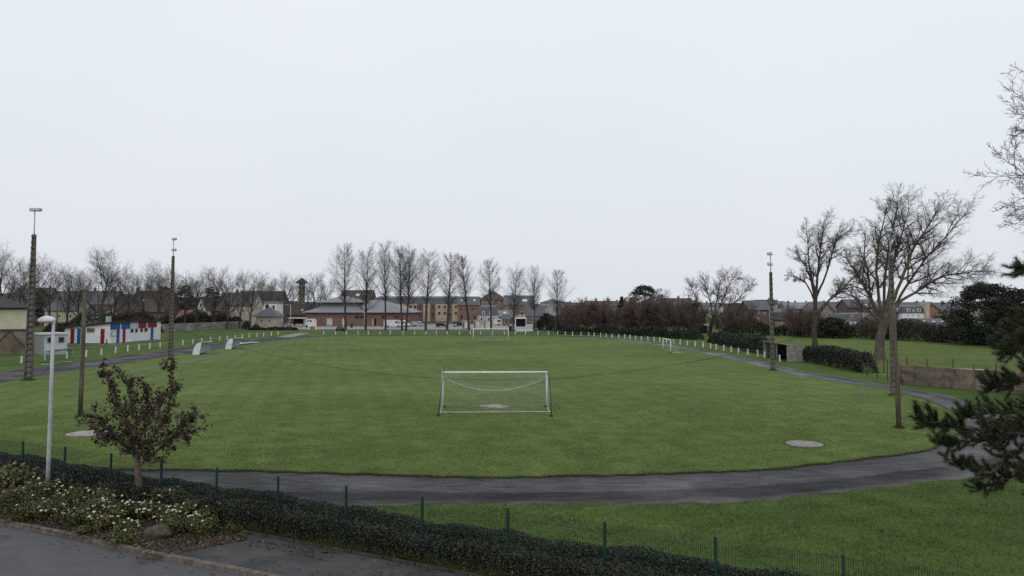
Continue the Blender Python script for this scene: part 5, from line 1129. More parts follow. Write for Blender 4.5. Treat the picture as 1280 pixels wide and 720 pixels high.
# thin utility poles and lamp posts in the distance
def slim_pole(name, label, px, py, yt, r_, mat, arm=None, cat='pole'):
    b = gp(px, py); H = at(px, yt, b.y).z; e = empty(name, (b.x, b.y, 0), 0, label, cat); mb = MB(); mb.tube([(0, 0, 0), (0, 0, H)], [r_, r_ * .7], 8); mb.build('shaft', M[mat], e, True)
    if arm: mb = MB(); mb.bar((0, 0, H - .1), (arm, 0, H + .1), .1, .1); mb.build('arm', M[mat], e); piece('lamp_head', mat, e, (arm, 0, H + .08), (.7, .3, .16))
    else: piece('cross_arm', mat, e, (0, 0, H - .35), (.9, .1, .12))
    return e
slim_pole('lamp_post', 'pale street lamp in the car park right of the poplars', 683, 411.5, 386, .14, 'concrete_pale')
slim_pole('lamp_post', 'thin pale lamp post before the brick hall', 455.3, 409, 381, .12, 'concrete_pale')
slim_pole('lamp_post', 'pale curved street lamp above the white van at the entrance', 363, 408.5, 381, .14, 'concrete_pale', -1.6, 'street lamp')
slim_pole('lamp_post', 'thin pale lamp post near the second to last poplar', 666.5, 412.5, 386, .12, 'concrete_pale')
slim_pole('utility_pole', 'utility pole behind the grey shed', 70.5, 418, 367, .2, 'wood_pole')
slim_pole('utility_pole', 'pale utility pole beside the brick house left of the far floodlight pole', 962.7, 414, 385, .2, 'concrete_pale')

# meadow fence: posts with wires, and the wire fence beside the clipped hedge
def wire_fence(name, label, pts, step, h, seed, mat='wood_pole', nw=3, r_=.05):
    rn = random.Random(seed); c = [0]
    for a, b in zip(pts, pts[1:]): c.append(c[-1] + math.dist(a, b))
    e = empty(name, (pts[0][0], pts[0][1], 0), 0, label, 'fence'); mb = MB(); mb.tube([(0, 0, 0), (0, 0, h)], [r_, r_ * .9], 6); pm = mb.mesh('post', M[mat]); prev = None
    for i in range(int(c[-1] / step) + 1):
        p = along(pts, c, min(i * step + rn.uniform(-.3, .3) * (i > 0), c[-1] - .001)); q = Vector((p[0] - pts[0][0], p[1] - pts[0][1], 0))
        link('post', pm, e, q, (rn.uniform(-.05, .05), rn.uniform(-.05, .05), 0), (1, 1, rn.uniform(.85, 1.15)))
        if prev is not None:
            for k in range(nw): mb = MB(); zz = h * (.35 + .55 * k / max(nw - 1, 1)); mb.tube([prev + Vector((0, 0, zz)), q + Vector((0, 0, zz))], .006, 3); mb.build('wire', M['iron'], e)
        prev = q
    return e
wire_fence('wire_fence', 'wooden posts with wire along the near edge of the meadow, right part', [gp(1105, 466)[:2], gp(1150, 468)[:2], gp(1205, 472)[:2], gp(1280, 478)[:2], gp(1340, 482)[:2]], 2.2, 1.7, 1, r_=.09)
wire_fence('wire_fence', 'thin posts with wire behind the shelter and the clipped hedge', [gp(985, 439)[:2], gp(1030, 444)[:2], gp(1080, 451)[:2], gp(1104, 456)[:2]], 2.6, 1.25, 2, r_=.06)
wire_fence('mesh_fence', 'green wire fence between the clipped hedge and the brown panel wall', [gp(1084, 470)[:2], gp(1104, 474.5)[:2], gp(1125, 479)[:2]], 2.4, 2.0, 3, 'green_metal', 9, .045)
b = gp(1204, 478); o = empty('plank_pile', (b.x, b.y, 0), R(-12), 'pale plank lying in the meadow behind the brown panel wall', 'plank')
q = at(1195, 461.5, 74); o.location = (q.x, 74, 0); piece('plank', 'cream', o, (0, 0, q.z), (5.5, .5, .12), (0, R(1.2), 0)); piece('trestle', 'iron', o, (-2, 0, q.z / 2), (.2, .4, q.z)); piece('trestle', 'iron', o, (2, 0, q.z / 2), (.2, .4, q.z))

# ================================================================== VEHICLES AND CAR PARK THINGS
def vehicle(name, label, px, py, kind, paint, flip=1, rz=0.0, s=1.0, cat='car'):
    b = gp(px, py); e = empty(name, (b.x, b.y, .01), rz, label, cat); e.scale = (s * flip, s, s)
    if kind == 'van': prof = [(-2.9, .35), (-2.9, 2.15), (-2.75, 2.4), (.9, 2.42), (1.45, 2.2), (2.15, 1.3), (2.85, 1.1), (2.95, .7), (2.95, .35)]; wx = (-1.75, 1.95); wr = .36; W = 1.9; glass = [[(1.0, 1.4), (1.0, 2.12), (1.38, 2.1), (1.95, 1.4)]]
    else: prof = [(-2.05, .35), (-2.12, .85), (-1.95, 1.0), (-1.55, 1.42), (.2, 1.46), (1.0, .98), (1.9, .85), (2.08, .6), (2.05, .35)]; wx = (-1.3, 1.3); wr = .31; W = 1.7; glass = [[(-1.5, 1.0), (-1.35, 1.36), (-.45, 1.38), (-.45, 1.0)], [(-.38, 1.0), (-.38, 1.38), (.18, 1.38), (.8, 1.0)]]
    mb = MB(); n = len(prof)
    for i in range(n): j = (i + 1) % n; (a, z), (c, d) = prof[i], prof[j]; mb.poly([(a, 0, z), (a, W, z), (c, W, d), (c, 0, d)])
    mb.poly([(a, 0, z) for a, z in prof][::-1]); mb.poly([(a, W, z) for a, z in prof]); mb.build('body', M[paint], e)
    for gl in glass:
        for y in (-.012, W + .012): mb = MB(); mb.poly([(a, y, z) for a, z in gl]); mb.build('side_window', M['glass'], e)
    a, c = (prof[4], prof[5]); up = .1
    mb = MB(); mb.poly([(a[0] + .02, .15, a[1] - .03), (a[0] + .02, W - .15, a[1] - .03), (c[0] + .03, W - .15, c[1] + .08), (c[0] + .03, .15, c[1] + .08)]); mb.build('windscreen', M['glass'], e)
    for x in wx:
        for y in (-.03, W - .17):
            mb = MB(); mb.tube([(x, y, wr), (x, y + .2, wr)], wr, 14); wo2 = mb.build('wheel', M['tyre'], e, False); mb = MB(); mb.tube([(x, y - .01, wr), (x, y + .21, wr)], wr * .58, 10); mb.build('rim', M['steel'], wo2)
    for y in (.2, W - .45): piece('headlight', 'sky_glass', e, (prof[-3][0] - .02, y + .12, prof[-3][1] + .15), (.12, .3, .16)); piece('tail_light', 'red', e, (prof[0][0] - .03, y + .12, .95), (.08, .18, .3))
    piece('bumper', 'tyre', e, (prof[-1][0] + .02, W / 2, .42), (.14, W - .1, .2)); return e
vehicle('delivery_van', 'long white van beside the brick hall, leftmost of the parked vehicles', 490.5, 409.3, 'van', 'car_white', 1, R(-4), 1.04, 'van')
vehicle('delivery_van', 'second white van just right of the long white van, behind the twin poplar', 501, 408.6, 'van', 'car_white', 1, R(-25), .92, 'van')
vehicle('parked_car', 'silver car half hidden behind the widest poplar', 511.5, 408.2, 'car', 'car_silver', 1, R(-10))
vehicle('parked_car', 'dark car with a pale windscreen right of the silver car', 521, 408.0, 'van', 'car_silver', 1, R(-20), .72)
vehicle('parked_car', 'dark blue hatchback parked before the peach apartment block', 552, 409.3, 'car', 'car_dark', 1, R(-3), 1.0)
vehicle('parked_car', 'silver blue car parked right of the dark hatchback', 563, 408.6, 'car', 'car_silver', 1, R(-5))
vehicle('parked_car', 'dark car with a light roof left of the cream cabins', 573.5, 408.3, 'van', 'car_dark', 1, R(-8), .66)
vehicle('delivery_van', 'white van parked by the slate roofed pavilion at the left entrance', 346, 408.2, 'van', 'car_white', 1, R(3), .95, 'van')
vehicle('parked_car', 'silver car parked between the pavilion van and the white camper', 357.5, 408.6, 'car', 'car_silver', 1, R(3), .95)
# camper with awning
b = gp(374, 409); e = empty('camper', (b.x, b.y, .01), 0, 'white camper under a thin white canopy left of the brick hall', 'camper')
piece('body', 'car_white', e, (3.2, 2.2, 1.55), (3.4, 2.2, 2.5)); piece('canopy_roof', 'white', e, (-.8, 1.2, 3.1), (5.6, 3.6, .18)); piece('window', 'glass', e, (3.2, 1.08, 2.1), (1.4, .06, .6)); piece('counter', 'cream', e, (-.4, 1.6, .6), (2.6, .8, 1.1)); piece('back_board', 'dark', e, (-.6, 2.8, 1.6), (4.2, .1, 2.4))
for x in (-3.4, 1.7): mb = MB(); mb.tube([(x, -.4, 0), (x, -.4, 3.05)], .06, 6); mb.build('canopy_post', M['white'], e)
for x in (2.2, 4.2): mb = MB(); mb.tube([(x, 1.06, .35), (x, 1.3, .35)], .35, 12); mb.build('wheel', M['tyre'], e)
# red and white barrier sign
b = gp(390.5, 412); e = empty('notice_frame', (b.x, b.y, 0), 0, 'white framed red notice between two white posts before the brick hall', 'sign')
for x in (-1.05, 1.05): piece('post', 'white', e, (x, 0, 1.4), (.32, .2, 2.8))
piece('red_panel', 'brick_orange', e, (0, 0, .55), (1.7, .12, .8)); piece('white_panel', 'white', e, (0, 0, 1.5), (1.6, .1, .6)); piece('top_rail', 'white', e, (0, .0, 1.05), (1.74, .14, .14))
b = gp(439.5, 409.8); e = empty('litter_bin', (b.x, b.y, 0), 0, 'small dark bin between the first two poplars', 'bin'); mb = MB(); mb.lathe([(.3, 0), (.36, .9), (.38, .95)], 10); mb.build('body', M['dark'], e); mb = MB(); mb.lathe([(.4, .95), (.36, 1.08), (.1, 1.2)], 10); mb.build('lid', M['dark'], e)
# cream cabins
for px, py, wd, lab in ((582.5, 411.0, 2.3, 'cream cabin behind the left post of the far goal, leftmost of three'), (596.3, 411.0, 2.1, 'middle of the three cream cabins behind the far goal'), (608.7, 411.0, 1.9, 'right one of the three cream cabins behind the far goal')):
    b = gp(px, py); e = empty('cabin', (b.x, b.y, 0), 0, lab, 'cabin', 'cream cabins in the car park'); piece('wall', 'clad', e, (0, .8, 1.3), (wd, 1.6, 2.6)); piece('roof', 'concrete_pale', e, (0, .8, 2.66), (wd + .3, 1.9, .14)); piece('base', 'dark', e, (0, .78, .06), (wd + .1, 1.7, .12)); piece('door', 'render_white', e, (wd * .12, -.03, 1.2), (wd * .5, .05, 2.1)); piece('shutter', 'brick_dark', e, (-wd * .36, -.03, 1.3), (wd * .16, .05, 2.0))
b = gp(623.5, 406.8); e = empty('caravan', (b.x, b.y, 0), R(10), 'small white caravan left of the brick cottage', 'caravan'); mb = MB(); pr = [(-1.6, .4), (-1.75, 1.2), (-1.4, 2.4), (1.2, 2.5), (1.7, 1.5), (1.6, .4)]
for i in range(6): j = (i + 1) % 6; mb.poly([(pr[i][0], 0, pr[i][1]), (pr[i][0], 2, pr[i][1]), (pr[j][0], 2, pr[j][1]), (pr[j][0], 0, pr[j][1])])
mb.poly([(a, 0, z) for a, z in pr][::-1]); mb.poly([(a, 2, z) for a, z in pr]); mb.build('body', M['car_white'], e); piece('window', 'glass', e, (0, -.02, 1.7), (1.2, .05, .6)); mb = MB(); mb.tube([(0, -.02, .32), (0, .2, .32)], .32, 12); mb.build('wheel', M['tyre'], e)
# white canopy before the yellow house, low white wall, blue bin
b = gp(651, 408.3); e = empty('carport', (b.x, b.y, 0), 0, 'white framed open carport before the pale yellow house', 'carport'); piece('roof', 'white', e, (0, 1.5, 2.95), (4.0, 3.4, .3)); piece('back_wall', 'dark', e, (0, 3, 1.4), (3.7, .1, 2.8))
for x in (-1.85, 1.85): piece('post', 'white', e, (x, .0, 1.4), (.2, .2, 2.8))
rnd2 = random.Random(4); b0 = gp(645, 414.2); b1 = gp(668, 414.0)
e = empty('low_wall', (b0.x, b0.y, 0), math.atan2(b1.y - b0.y, b1.x - b0.x), 'low white kerb wall at the car park end right of the far goal', 'wall'); L = (b1 - b0).length
for i in range(5): piece('block', 'white', e, ((i + .5) * L / 5, 0, .25 + (.12 if i == 4 else 0)), (L / 5 - .03, .25, .5), (0, R(-8) if i == 4 else 0, 0))
b = gp(638, 414.3); e = empty('wheelie_bin', (b.x, b.y, 0), R(15), 'dark blue bin beside the poplar right of the far goal', 'bin'); mb = MB(); v0 = [(-.3, -.3, .1), (.3, -.3, .1), (.3, .3, .1), (-.3, .3, .1)]; v1 = [(-.42, -.42, 1.5), (.42, -.42, 1.5), (.42, .42, 1.5), (-.42, .42, 1.5)]
for i in range(4): j = (i + 1) % 4; mb.poly([v0[i], v0[j], v1[j], v1[i]])
mb.build('body', M['car_dark'], e); piece('lid', 'car_dark', e, (0, 0, 1.58), (.95, .98, .14), (R(5), 0, 0))
for x in (-.3, .3): mb = MB(); mb.tube([(x - .04, .3, .14), (x + .04, .3, .14)], .14, 10); mb.build('wheel', M['tyre'], e)

# ================================================================== FOREGROUND
# green wire mesh fence
fe = empty('mesh_fence', fpt(0), math.atan2(fdir.y, fdir.x), 'dark green welded mesh fence with slim posts running through the front hedge', 'fence')
mb = MB(); mb.box(-.03, -.03, 0, .03, .03, FT); pm = mb.mesh('post', M['green_metal']); mb = MB(); mb.box(-.034, -.034, FT, .034, .034, FT + .03); mb.poly([(-.034, -.034, FT + .03), (.034, -.034, FT + .03), (0, 0, FT + .05)]); cm = mb.mesh('cap', M['green_metal'])
pan = []; nW = 54; z0, z1 = .15, FT - .04
for i in range(nW): x = .05 + (FS - .1) * i / (nW - 1); pan.append((Vector((x, 0, z0)), Vector((x, 0, z1)), .0042, .0042))
for j in range(9): zz = z0 + (z1 - z0) * j / 8; pan.append((Vector((.03, .004, zz)), Vector((FS - .03, .004, zz)), .0034, .0034))
pme = segs_mesh('mesh_panel', pan, M['green_metal'], 4)
for i in range(-2, 14):
    po = link('post', pm, fe, (i * FS, 0, 0)); link('cap', cm, po)
    if i < 13: tag(link('mesh_panel', pme, fe, (i * FS, 0, 0)), kind='stuff')
# the hedge the fence runs through
hA_, hB_ = fpt(-2.4, -.38), fpt(11.6, -.38)
mound('hedge', 'dark clipped hedge in the foreground along the green mesh fence', hA_[:2], hB_[:2], 1.95, .76, 31, 'hedge_leaf', .062, 1500, z0=GZ * .5, lump=.10, boxy=True)
mound('bush', 'bushier green growth bulging from the front hedge behind the small tree', fpt(1.3, .45)[:2], fpt(3.1, .5)[:2], 1.0, 1.0, 33, 'hedge_leaf', .075, 1300, 'bush', z0=GZ, lump=.25)

# white lamp post
lb = gp(59, 620, GZ); lt = at(67, 401, lb.y); d = lt - Vector((lb.x, lb.y, GZ)); HL = d.z
lp = empty('street_lamp', (lb.x, lb.y, GZ), 0, 'white street lamp with an oval head standing in the flower bed', 'street lamp')
mb = MB(); mb.tube([(0, 0, -.05), d * .25, d * .6, d], [.075, .07, .065, .055], 12); mb.build('pole', M['lamp_paint'], lp, True)
mb = MB(); mb.lathe([(.085, -.05), (.085, .35), (.07, .4)], 12); mb.build('base_sleeve', M['lamp_paint'], lp, True)
hd = MB(); n = 14; rings = [(0.0, .17), (.09, .16), (.18, .13), (.26, .08), (.31, .02), (.315, -.015), (.295, -.04)]
cx, cz = d.x - .26, d.z + .02; b0 = 0
for (r_, z_) in rings:
    for k in range(n): t = 2 * math.pi * k / n; hd.v.append((cx + max(r_, .01) * math.cos(t) * 1.08, d.y + max(r_, .01) * math.sin(t) * .6, cz + z_))
for i in range(len(rings) - 1):
    for k in range(n): k2 = (k + 1) % n; hd.f.append((i * n + k, (i + 1) * n + k, (i + 1) * n + k2, i * n + k2)); hd.m.append(0)
hd.build('lamp_head', M['lamp_shell'], lp, True)
mb = MB(); mb.lathe([(.3, -.045), (.24, -.09), (.08, -.11)], 14, 0, (cx, d.y, cz)); mb.build('lamp_glass', M['concrete_pale'], lp, True); mb = MB(); mb.tube([d - Vector((0, 0, .12)), d + Vector((-.05, 0, .03)), (cx + .1, d.y, cz - .02)], .05, 8); mb.build('arm', M['lamp_paint'], lp, True)

# small tree with dark drooping leaves
pb = gp(178, 637, GZ); YP_ = pb.y; rnd = random.Random(15); PL = [lv(4, .05, .02), lv(4, .10, .05, 2.3, .1, .7, .45, .7, .6, lambda t: 1.1 - .5 * t, .012), lv(3, .15, .02, 1.6, .3, .7, .55, .7, .6, lambda t: 1, .007), lv(3, .2, -.04, rmin=.005)]
limbs = [([(178, 638), (175, 612), (172, 585), (171, 570)], 0, .115), ([(171, 575), (163, 540), (150, 505), (138, 482), (129, 462)], .5, .06), ([(171, 572), (170, 535), (163, 500), (158, 472)], -.4, .06), ([(173, 582), (195, 565), (214, 548), (232, 528), (240, 519)], .3, .055), ([(173, 570), (192, 545), (208, 520), (215, 490), (216, 456)], -.2, .06),
         ([(171, 570), (150, 548), (132, 532), (116, 520)], -.5, .045), ([(172, 568), (180, 530), (184, 500), (182, 482)], .6, .05), ([(172, 572), (150, 552), (140, 545), (122, 540)], .7, .04), ([(173, 572), (196, 555), (222, 540), (238, 540)], -.7, .04), ([(172, 570), (178, 540), (195, 505), (203, 492)], .9, .045)]
seg = []; leafp = []; out = [[] for _ in PL]
for li, (pl, dy, r_) in enumerate(limbs):
    pts = [at(x, y, YP_ + dy * i / (len(pl) - 1)) - pb for i, (x, y) in enumerate(pl)]; n = len(pts) - 1
    for i in range(n):
        ra = r_ * (1 - .8 * i / n) if li else r_ * (1 - .15 * i / n); rb = r_ * (1 - .8 * (i + 1) / n) if li else r_ * (1 - .15 * (i + 1) / n)
        m_ = (pts[i] + pts[i + 1]) / 2 + rvec(rnd) * .02; seg += [(pts[i], m_, ra, (ra + rb) / 2), (m_, pts[i + 1], (ra + rb) / 2, rb)]; dd = (pts[i + 1] - pts[i]).normalized()
        if li:
            for q in range(5 if i else 2): grow(rnd, pts[i].lerp(pts[i + 1], (q + 1) / 5), turn(dd, rnd.uniform(.4, 1.0), rnd.uniform(0, 6.28)), rnd.uniform(.3, .75) * (1.1 - .6 * i / n), max(rb * .5, .012), 2, PL, out)
            for q in range(20): leafp.append(pts[i].lerp(pts[i + 1], rnd.random()) + rvec(rnd) * rnd.uniform(.02, .16))
for l in (1, 2, 3):
    for (p, q, _, _) in out[l]:
        for _ in range(2 if l == 3 else 3): leafp.append(p.lerp(q, rnd.random()) + rvec(rnd) * .07 - Vector((0, 0, .03)))
for (cx_, cy_, rx_, n_) in ((160, 540, .75, 520), (172, 520, .8, 480), (190, 535, .7, 360), (150, 515, .65, 260), (178, 555, .6, 260), (205, 515, .5, 150), (216, 480, .22, 70), (217, 460, .16, 40), (232, 525, .4, 110)):
    c_ = at(cx_, cy_, YP_ + rnd.uniform(-.3, .3)) - pb
    for _ in range(int(n_ * .55)): v_ = rvec(rnd) * rx_ * rnd.random() ** .6; leafp.append(c_ + Vector((v_.x, v_.y, v_.z * .75)))
leafp = [p for p in leafp if p.z > 1.5]
pt = empty('plum_tree', pb, 0, 'small tree with dark purplish brown leaves in the flower bed', 'tree')
link('trunk', segs_mesh('trunk', seg, M['bark_pale'], 9, True), pt); tag(link('twigs', segs_mesh('twigs', out[1] + out[2] + out[3], M['bark'], 4), pt), kind='stuff')
tag(link('leaves', leaf_mesh('leaves', np.array([p[:] for p in leafp]), .125, M['plum_leaf'], 5, 1.9, -.05), pt), kind='stuff')

# rose bushes with white flowers in the bed
def rose(px, py, wd, ht, nfl, seed, label, mat='rose_leaf', leaf=.07, nl=1500):
    ht = ht * (.6 if 140 < px < 200 else .85)
    rg = np.random.default_rng(seed); b = gp(px, py, GZ); e = empty('rose_bush', b, 0, label, 'rose bush', 'white rose bushes in the flower bed'); rn = random.Random(seed)
    sg = []; tips = []
    for i in range(16):
        a = rn.uniform(0, 6.28); k = rn.uniform(.2, 1); t = Vector((math.cos(a) * wd * .48 * k, math.sin(a) * wd * .48 * k, ht * rn.uniform(.65, 1.05) * (1.1 - .35 * k))); m_ = t * .5 + Vector((0, 0, ht * .12)); s0_ = Vector((rn.uniform(-.08, .08), rn.uniform(-.08, .08), 0))
        sg += [(s0_, m_, .011, .008), (m_, t, .008, .004)]; tips.append(t)
        for _ in range(2): q = m_.lerp(t, rn.random()) + rvec(rn) * .16; sg.append((m_, q, .006, .003)); tips.append(q)
    tag(link('stems', segs_mesh('stems', sg, M['bark'], 4), e), kind='stuff')
    T_ = np.array([t[:] for t in tips]); C = T_[rg.integers(0, len(T_), nl)] + rg.normal(size=(nl, 3)) * np.array([.10, .10, .08]) * wd; C[:, 2] = np.clip(C[:, 2], .02, ht * 1.1)
    tag(link('leaves', leaf_mesh('leaves', C, leaf, M[mat], seed, 1.5, .5), e), kind='stuff')
    if nfl:
        pc = []
        for i in range(int(nfl * 1.25)):
            t = tips[rn.randrange(len(tips))]; c = Vector((t.x + rn.uniform(-.3, .3) * wd, t.y + rn.uniform(-.3, .3) * wd, min(max(t.z + .10, ht * .62), ht * 1.22))); k = rn.uniform(.024, .046)
            for j in range(9): a = j * 2.4; pc.append((c.x + math.cos(a) * k * (.3 + .08 * j), c.y + math.sin(a) * k * (.3 + .08 * j), c.z + rn.uniform(-.3, .6) * k))
        tag(link('flowers', leaf_mesh('flowers', np.array(pc), .055, M['petal'], seed + 7, 1.15, .6), e), kind='stuff')
    return e
RB = [(14, 640, 1.5, .8, 8, 'leftmost rose bush with few flowers at the left frame edge'), (40, 630, 1.4, .85, 13, 'rose bush just left of the white street lamp'), (35, 648, 1.2, .5, 5, 'low brownish rose bush at the kerb left of the street lamp'), (78, 624, 1.4, .85, 14, 'rose bush behind and right of the street lamp'), (68, 646, 1.3, .6, 11, 'rose bush in front of the street lamp'),
      (104, 632, 1.5, .8, 18, 'full rose bush between the street lamp and the small tree'), (98, 655, 1.2, .5, 9, 'low rose bush near the kerb between lamp and tree'), (130, 640, 1.5, .75, 20, 'rose bush with many flowers left of the small tree'), (130, 660, 1.2, .5, 10, 'low rose bush near the kerb left of the small tree'), (154, 648, 1.4, .72, 19, 'rose bush at the left foot of the small tree'),
      (160, 664, 1.0, .4, 7, 'low rose bush in front of the small tree'), (188, 646, 1.3, .65, 17, 'rose bush at the right foot of the small tree'), (208, 640, 1.4, .85, 13, 'taller green rose bush right of the small tree'), (214, 656, 1.2, .55, 20, 'rose bush with a dense cluster of white flowers behind the rock'), (242, 650, 1.3, .7, 13, 'rose bush second from the right end of the bed'), (268, 657, 1.3, .65, 11, 'rose bush at the right end of the bed'),
      (228, 664, 1.1, .5, 7, 'low rose bush just right of the rock'), (252, 666, 1.0, .4, 4, 'low rose bush at the front of the bed tip'), (84, 640, 1.3, .7, 10, 'rose bush just right of the street lamp foot'), (118, 650, 1.3, .6, 10, 'rose bush in the middle of the bed front')]
for i, (px, py, wd, ht, nf, lab) in enumerate(RB): rose(px, py, wd, ht, nf, 200 + i, lab, nl=int(1250 * wd))
rose(8, 612, 1.7, .95, 0, 260, 'broad leaved yellowish plant at the left frame edge', 'broad_leaf', .17, 520)
rose(24, 617, 1.5, .9, 3, 261, 'broad leaved pale green plant left of the street lamp', 'broad_leaf', .15, 500)
rose(152, 676, 1.2, .32, 0, 262, 'low green weeds at the kerb in front of the small tree', 'rose_leaf', .06, 1200); rose(103, 668, .8, .25, 0, 263, 'small green weed tuft at the kerb', 'rose_leaf', .05, 500); rose(296, 664, .9, .25, 0, 264, 'low green weeds at the tip of the flower bed', 'rose_leaf', .05, 600)
# rock
rg = np.random.default_rng(8); bm = bmesh.new(); bmesh.ops.create_icosphere(bm, subdivisions=3, radius=1)
for v in bm.verts:
    n_ = v.co.normalized(); k = 1 + .14 * math.sin(3 * n_.x + 1) * math.cos(4 * n_.y) + .1 * math.sin(6 * n_.z + 2 * n_.x) + rg.normal() * .015; v.co = Vector((n_.x * .42 * k, n_.y * .3 * k, max(n_.z * .27 * k + .12, -.05)))
me = bpy.data.meshes.new('rock'); bm.to_mesh(me); bm.free(); me.materials.append(M['rock']); me.polygons.foreach_set('use_smooth', [True] * len(me.polygons))
b = gp(197, 672, GZ); tag(link('rock', me, None, b, (0, 0, R(20))), 'mossy brown rock lying in the flower bed before the roses', 'rock')
# fallen leaves: on the bed, thick at its tip, scattered on path and road
g = np.random.default_rng(21); lp_ = []
def in_bed(x, y): 
    q = Vector((x - fa.x, y - fa.y, 0)); return q.dot(fnrm) > .3
def scat(n, px0, px1, f0, f1, z, sx=0):
    for _ in range(n):
        px = g.uniform(px0, px1); y0, y1 = f0(px), f1(px); py = y0 + (y1 - y0) * g.uniform() ; p = gp(px, py, z); lp_.append((p.x, p.y, p.z + g.uniform(.005, .03)))
kl = lambda px: 655 + px * .205                         # just inside the kerb
scat(2600, -5, 200, lambda x: kl(x) - 3, lambda x: kl(x) - 30, GZ); scat(1500, 170, 310, lambda x: 699 - (x - 190) * .20, lambda x: 668 - (x - 190) * .0, GZ)
scat(140, 300, 420, lambda x: 671 + (x - 300) * .165, lambda x: 682 + (x - 300) * .18, GZ + .012); scat(70, 230, 560, lambda x: 690 + (x - 230) * .09, lambda x: 720, GZ + .012); scat(60, 330, 600, lambda x: 676 + (x - 330) * .165, lambda x: 680 + (x - 330) * .165, GZ + .012)
scat(30, 60, 300, lambda x: kl(x) + 6, lambda x: kl(x) + 14, .015)
tag(link('leaf_litter', leaf_mesh('leaf_litter', np.array(lp_), .085, M['litter'], 22, 1.5, 1.6)), 'fallen brown leaves in the flower bed and on the footpath edge', kind='stuff')
# iron cover in the road
c = gp(-1, 673, .006); o = empty('manhole_cover', (c.x, c.y, .006), 0, 'round iron cover in the road at the left frame edge', 'manhole cover'); mb = MB(); mb.lathe([(.36, 0), (.36, .012), (.34, .014)], 28); mb.build('frame', M['kerb'], o); mb = MB(); mb.lathe([(.31, .014), (.31, .022), (.28, .024)], 28); mb.build('lid', M['iron'], o)

# pine at the right: trunk just outside the frame, branches reach in
rnd = random.Random(33); YT = 12.0; tb = Vector((at(1470, 383, YT).x, YT, 0))
pine = empty('pine_tree', tb, 0, 'dark pine whose needle branches hang in from the right edge', 'tree'); wood = []; shoots = []; dead = []
zt = [0, 2.5, 5, 8, 11]; 
for a, b in zip(zt, zt[1:]): wood.append((Vector((math.sin(a) * .06, 0, a)), Vector((math.sin(b) * .06, 0, b)), .2 - a * .014, .2 - b * .014))
PLB = [([(1470, 470), (1400, 520), (1340, 540), (1280, 542), (1225, 536), (1180, 530), (1150, 524)], -1.2, .045, 0, 1.0), ([(1470, 500), (1380, 540), (1300, 556), (1262, 572), (1238, 590), (1214, 588), (1194, 577)], -.8, .04, 0, .55), ([(1470, 520), (1380, 560), (1310, 575), (1272, 592), (1248, 602), (1226, 610)], -.2, .035, 1, .8),
       ([(1470, 430), (1400, 480), (1330, 500), (1275, 512), (1235, 516), (1205, 522)], -.4, .04, 0, 1.0), ([(1470, 380), (1400, 440), (1330, 455), (1285, 474), (1258, 482), (1240, 484)], .3, .04, 0, 1.0), ([(1470, 330), (1400, 370), (1330, 385), (1290, 398), (1268, 418), (1256, 440)], .5, .04, 0, 1.1), ([(1470, 300), (1400, 340), (1330, 336), (1292, 334), (1276, 338)], .2, .035, 0, .9),
       ([(1470, 360), (1400, 410), (1330, 420), (1292, 428), (1266, 442)], -.5, .035, 0, 1.1), ([(1470, 460), (1380, 520), (1310, 520), (1270, 540), (1250, 556)], .6, .035, 0, 1.0), ([(1470, 440), (1380, 500), (1310, 528), (1250, 548), (1205, 552), (1182, 556)], .1, .035, 0, 1.0), ([(1470, 510), (1380, 570), (1320, 590), (1282, 600)], -.6, .03, 1, 1.0), ([(1470, 300), (1560, 330), (1640, 360)], .5, .04, 0, .8), ([(1470, 420), (1560, 470), (1640, 500)], .5, .04, 0, .8)]
for pl, dy, r_, dd_, dens in PLB:
    pts = [at(x, y, YT + dy * i / (len(pl) - 1)) - tb for i, (x, y) in enumerate(pl)]; fine = []
    for i in range(len(pts) - 1):
        for j in range(6):
            t = j / 6; p0, p1, p2, p3 = pts[max(i - 1, 0)], pts[i], pts[i + 1], pts[min(i + 2, len(pts) - 1)]
            fine.append(.5 * ((2 * p1) + (p2 - p0) * t + (2 * p0 - 5 * p1 + 4 * p2 - p3) * t * t + (3 * p1 - p0 - 3 * p2 + p3) * t ** 3) + rvec(rnd) * .012)
    fine.append(pts[-1]); n = len(fine) - 1
    for i in range(n):
        ra, rb = r_ * (1 - .75 * i / n), r_ * (1 - .75 * (i + 1) / n); wood.append((fine[i], fine[i + 1], ra, rb)); d = (fine[i + 1] - fine[i]).normalized(); f = (i + 1) / n
        if f > .3:
            for _ in range(3 if rnd.random() < dens else 1):
                if rnd.random() > dens + .1: continue
                s_ = turn(d, rnd.uniform(.4, 1.15), rnd.uniform(0, 6.28)); s_ = (s_ + Vector((-.15, 0, .35))).normalized(); L = rnd.uniform(.12, .42) * (1.15 - .5 * f); p = fine[i + 1]; m_ = p + s_ * L * .6; q = m_ + (s_ + Vector((0, 0, .25))).normalized() * L * .4
                wood += [(p, m_, .009, .007), (m_, q, .007, .005)]; (dead if dd_ and rnd.random() < .6 else shoots).append((q, (s_ + Vector((0, 0, .3))).normalized()))
                if L > .22: (dead if dd_ and rnd.random() < .6 else shoots).append((m_, (s_ + rvec(rnd) * .4).normalized()))
    shoots.append((fine[-1], (fine[-1] - fine[-2]).normalized()))
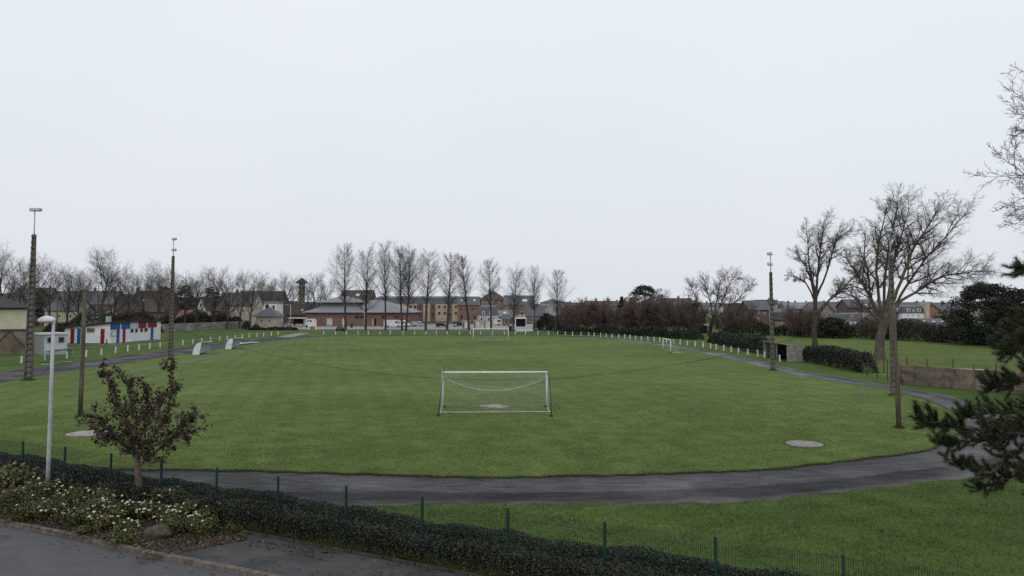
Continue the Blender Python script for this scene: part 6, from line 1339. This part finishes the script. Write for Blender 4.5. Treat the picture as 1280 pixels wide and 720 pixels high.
def needles(sh, per, seed):
    g = np.random.default_rng(seed); P = np.array([s_[0][:] for s_ in sh]); D = np.array([s_[1][:] for s_ in sh]); P = np.repeat(P, per, 0); D = np.repeat(D, per, 0); N = len(P)
    t = g.uniform(-.13, .03, N)[:, None]; r_ = g.normal(size=(N, 3)); r_ -= D * (r_ * D).sum(1, keepdims=True); r_ /= np.linalg.norm(r_, axis=1, keepdims=True); an = g.uniform(.35, 1.0, N)[:, None]
    nd = D * np.cos(an) + r_ * np.sin(an); L = g.uniform(.065, .115, N)[:, None]; b = P + D * t; sd = np.cross(nd, g.normal(size=(N, 3))); sd /= np.linalg.norm(sd, axis=1, keepdims=True)
    V = np.stack([b - sd * .003, b + sd * .003, b + nd * L], 1).reshape(-1, 3); return V, np.repeat(g.uniform(0, 1, N), 3)
link('trunk', segs_mesh('trunk', wood[:4], M['bark_pale'], 12, True), pine); tag(link('branches', segs_mesh('branches', wood[4:], M['bark'], 5, True), pine), kind='stuff')
V, T = needles(shoots, 120, 1); tag(link('needles', np_mesh('needles', V, np.arange(len(V)).reshape(-1, 3), M['needle'], tint=T), pine), kind='stuff')
V, T = needles(dead, 110, 2); o = tag(link('dead_needles', np_mesh('dead_needles', V, np.arange(len(V)).reshape(-1, 3), M['needle_dead'], tint=T), pine), kind='stuff'); o['label'] = 'browned needle tufts on the lowest twigs'


# longer grass round every pole and goal post, added also as contact shading
g = np.random.default_rng(61); tp = []
for (px, py, r_, n_) in ((100, 520.5, .22, 420), (1124, 535, .22, 420), (35.5, 475.5, .5, 500), (213, 449.5, .45, 400), (966, 463, .4, 400), (1118.5, 494.5, .42, 450), (547.5, 520, .09, 120), (689.5, 520.5, .09, 120), (555, 509, .12, 150), (682.5, 509, .12, 150), (829, 438, .15, 120), (838.5, 441, .15, 120)):
    c = gp(px, py, ZP); a = g.uniform(0, 6.28, n_); k = r_ * (.6 + .7 * g.uniform(0, 1, n_)); tp.append(np.stack([c.x + k * np.cos(a), c.y + k * np.sin(a)], 1))
a = g.uniform(0, 6.28, 160)
for (px, py, r_) in ((1005.5, 555.3, .95), (109, 542.2, 1.09)): c = gp(px, py, ZP); k = r_ + np.abs(g.normal(size=160)) * .05; tp.append(np.stack([c.x + k * np.cos(a), c.y + k * np.sin(a)], 1))
blades('grass_tufts', np.concatenate(tp), .17, .022, M['blade'], 9, ZP - .02)['label'] = 'longer grass tufts round the feet of poles, goals and circles'
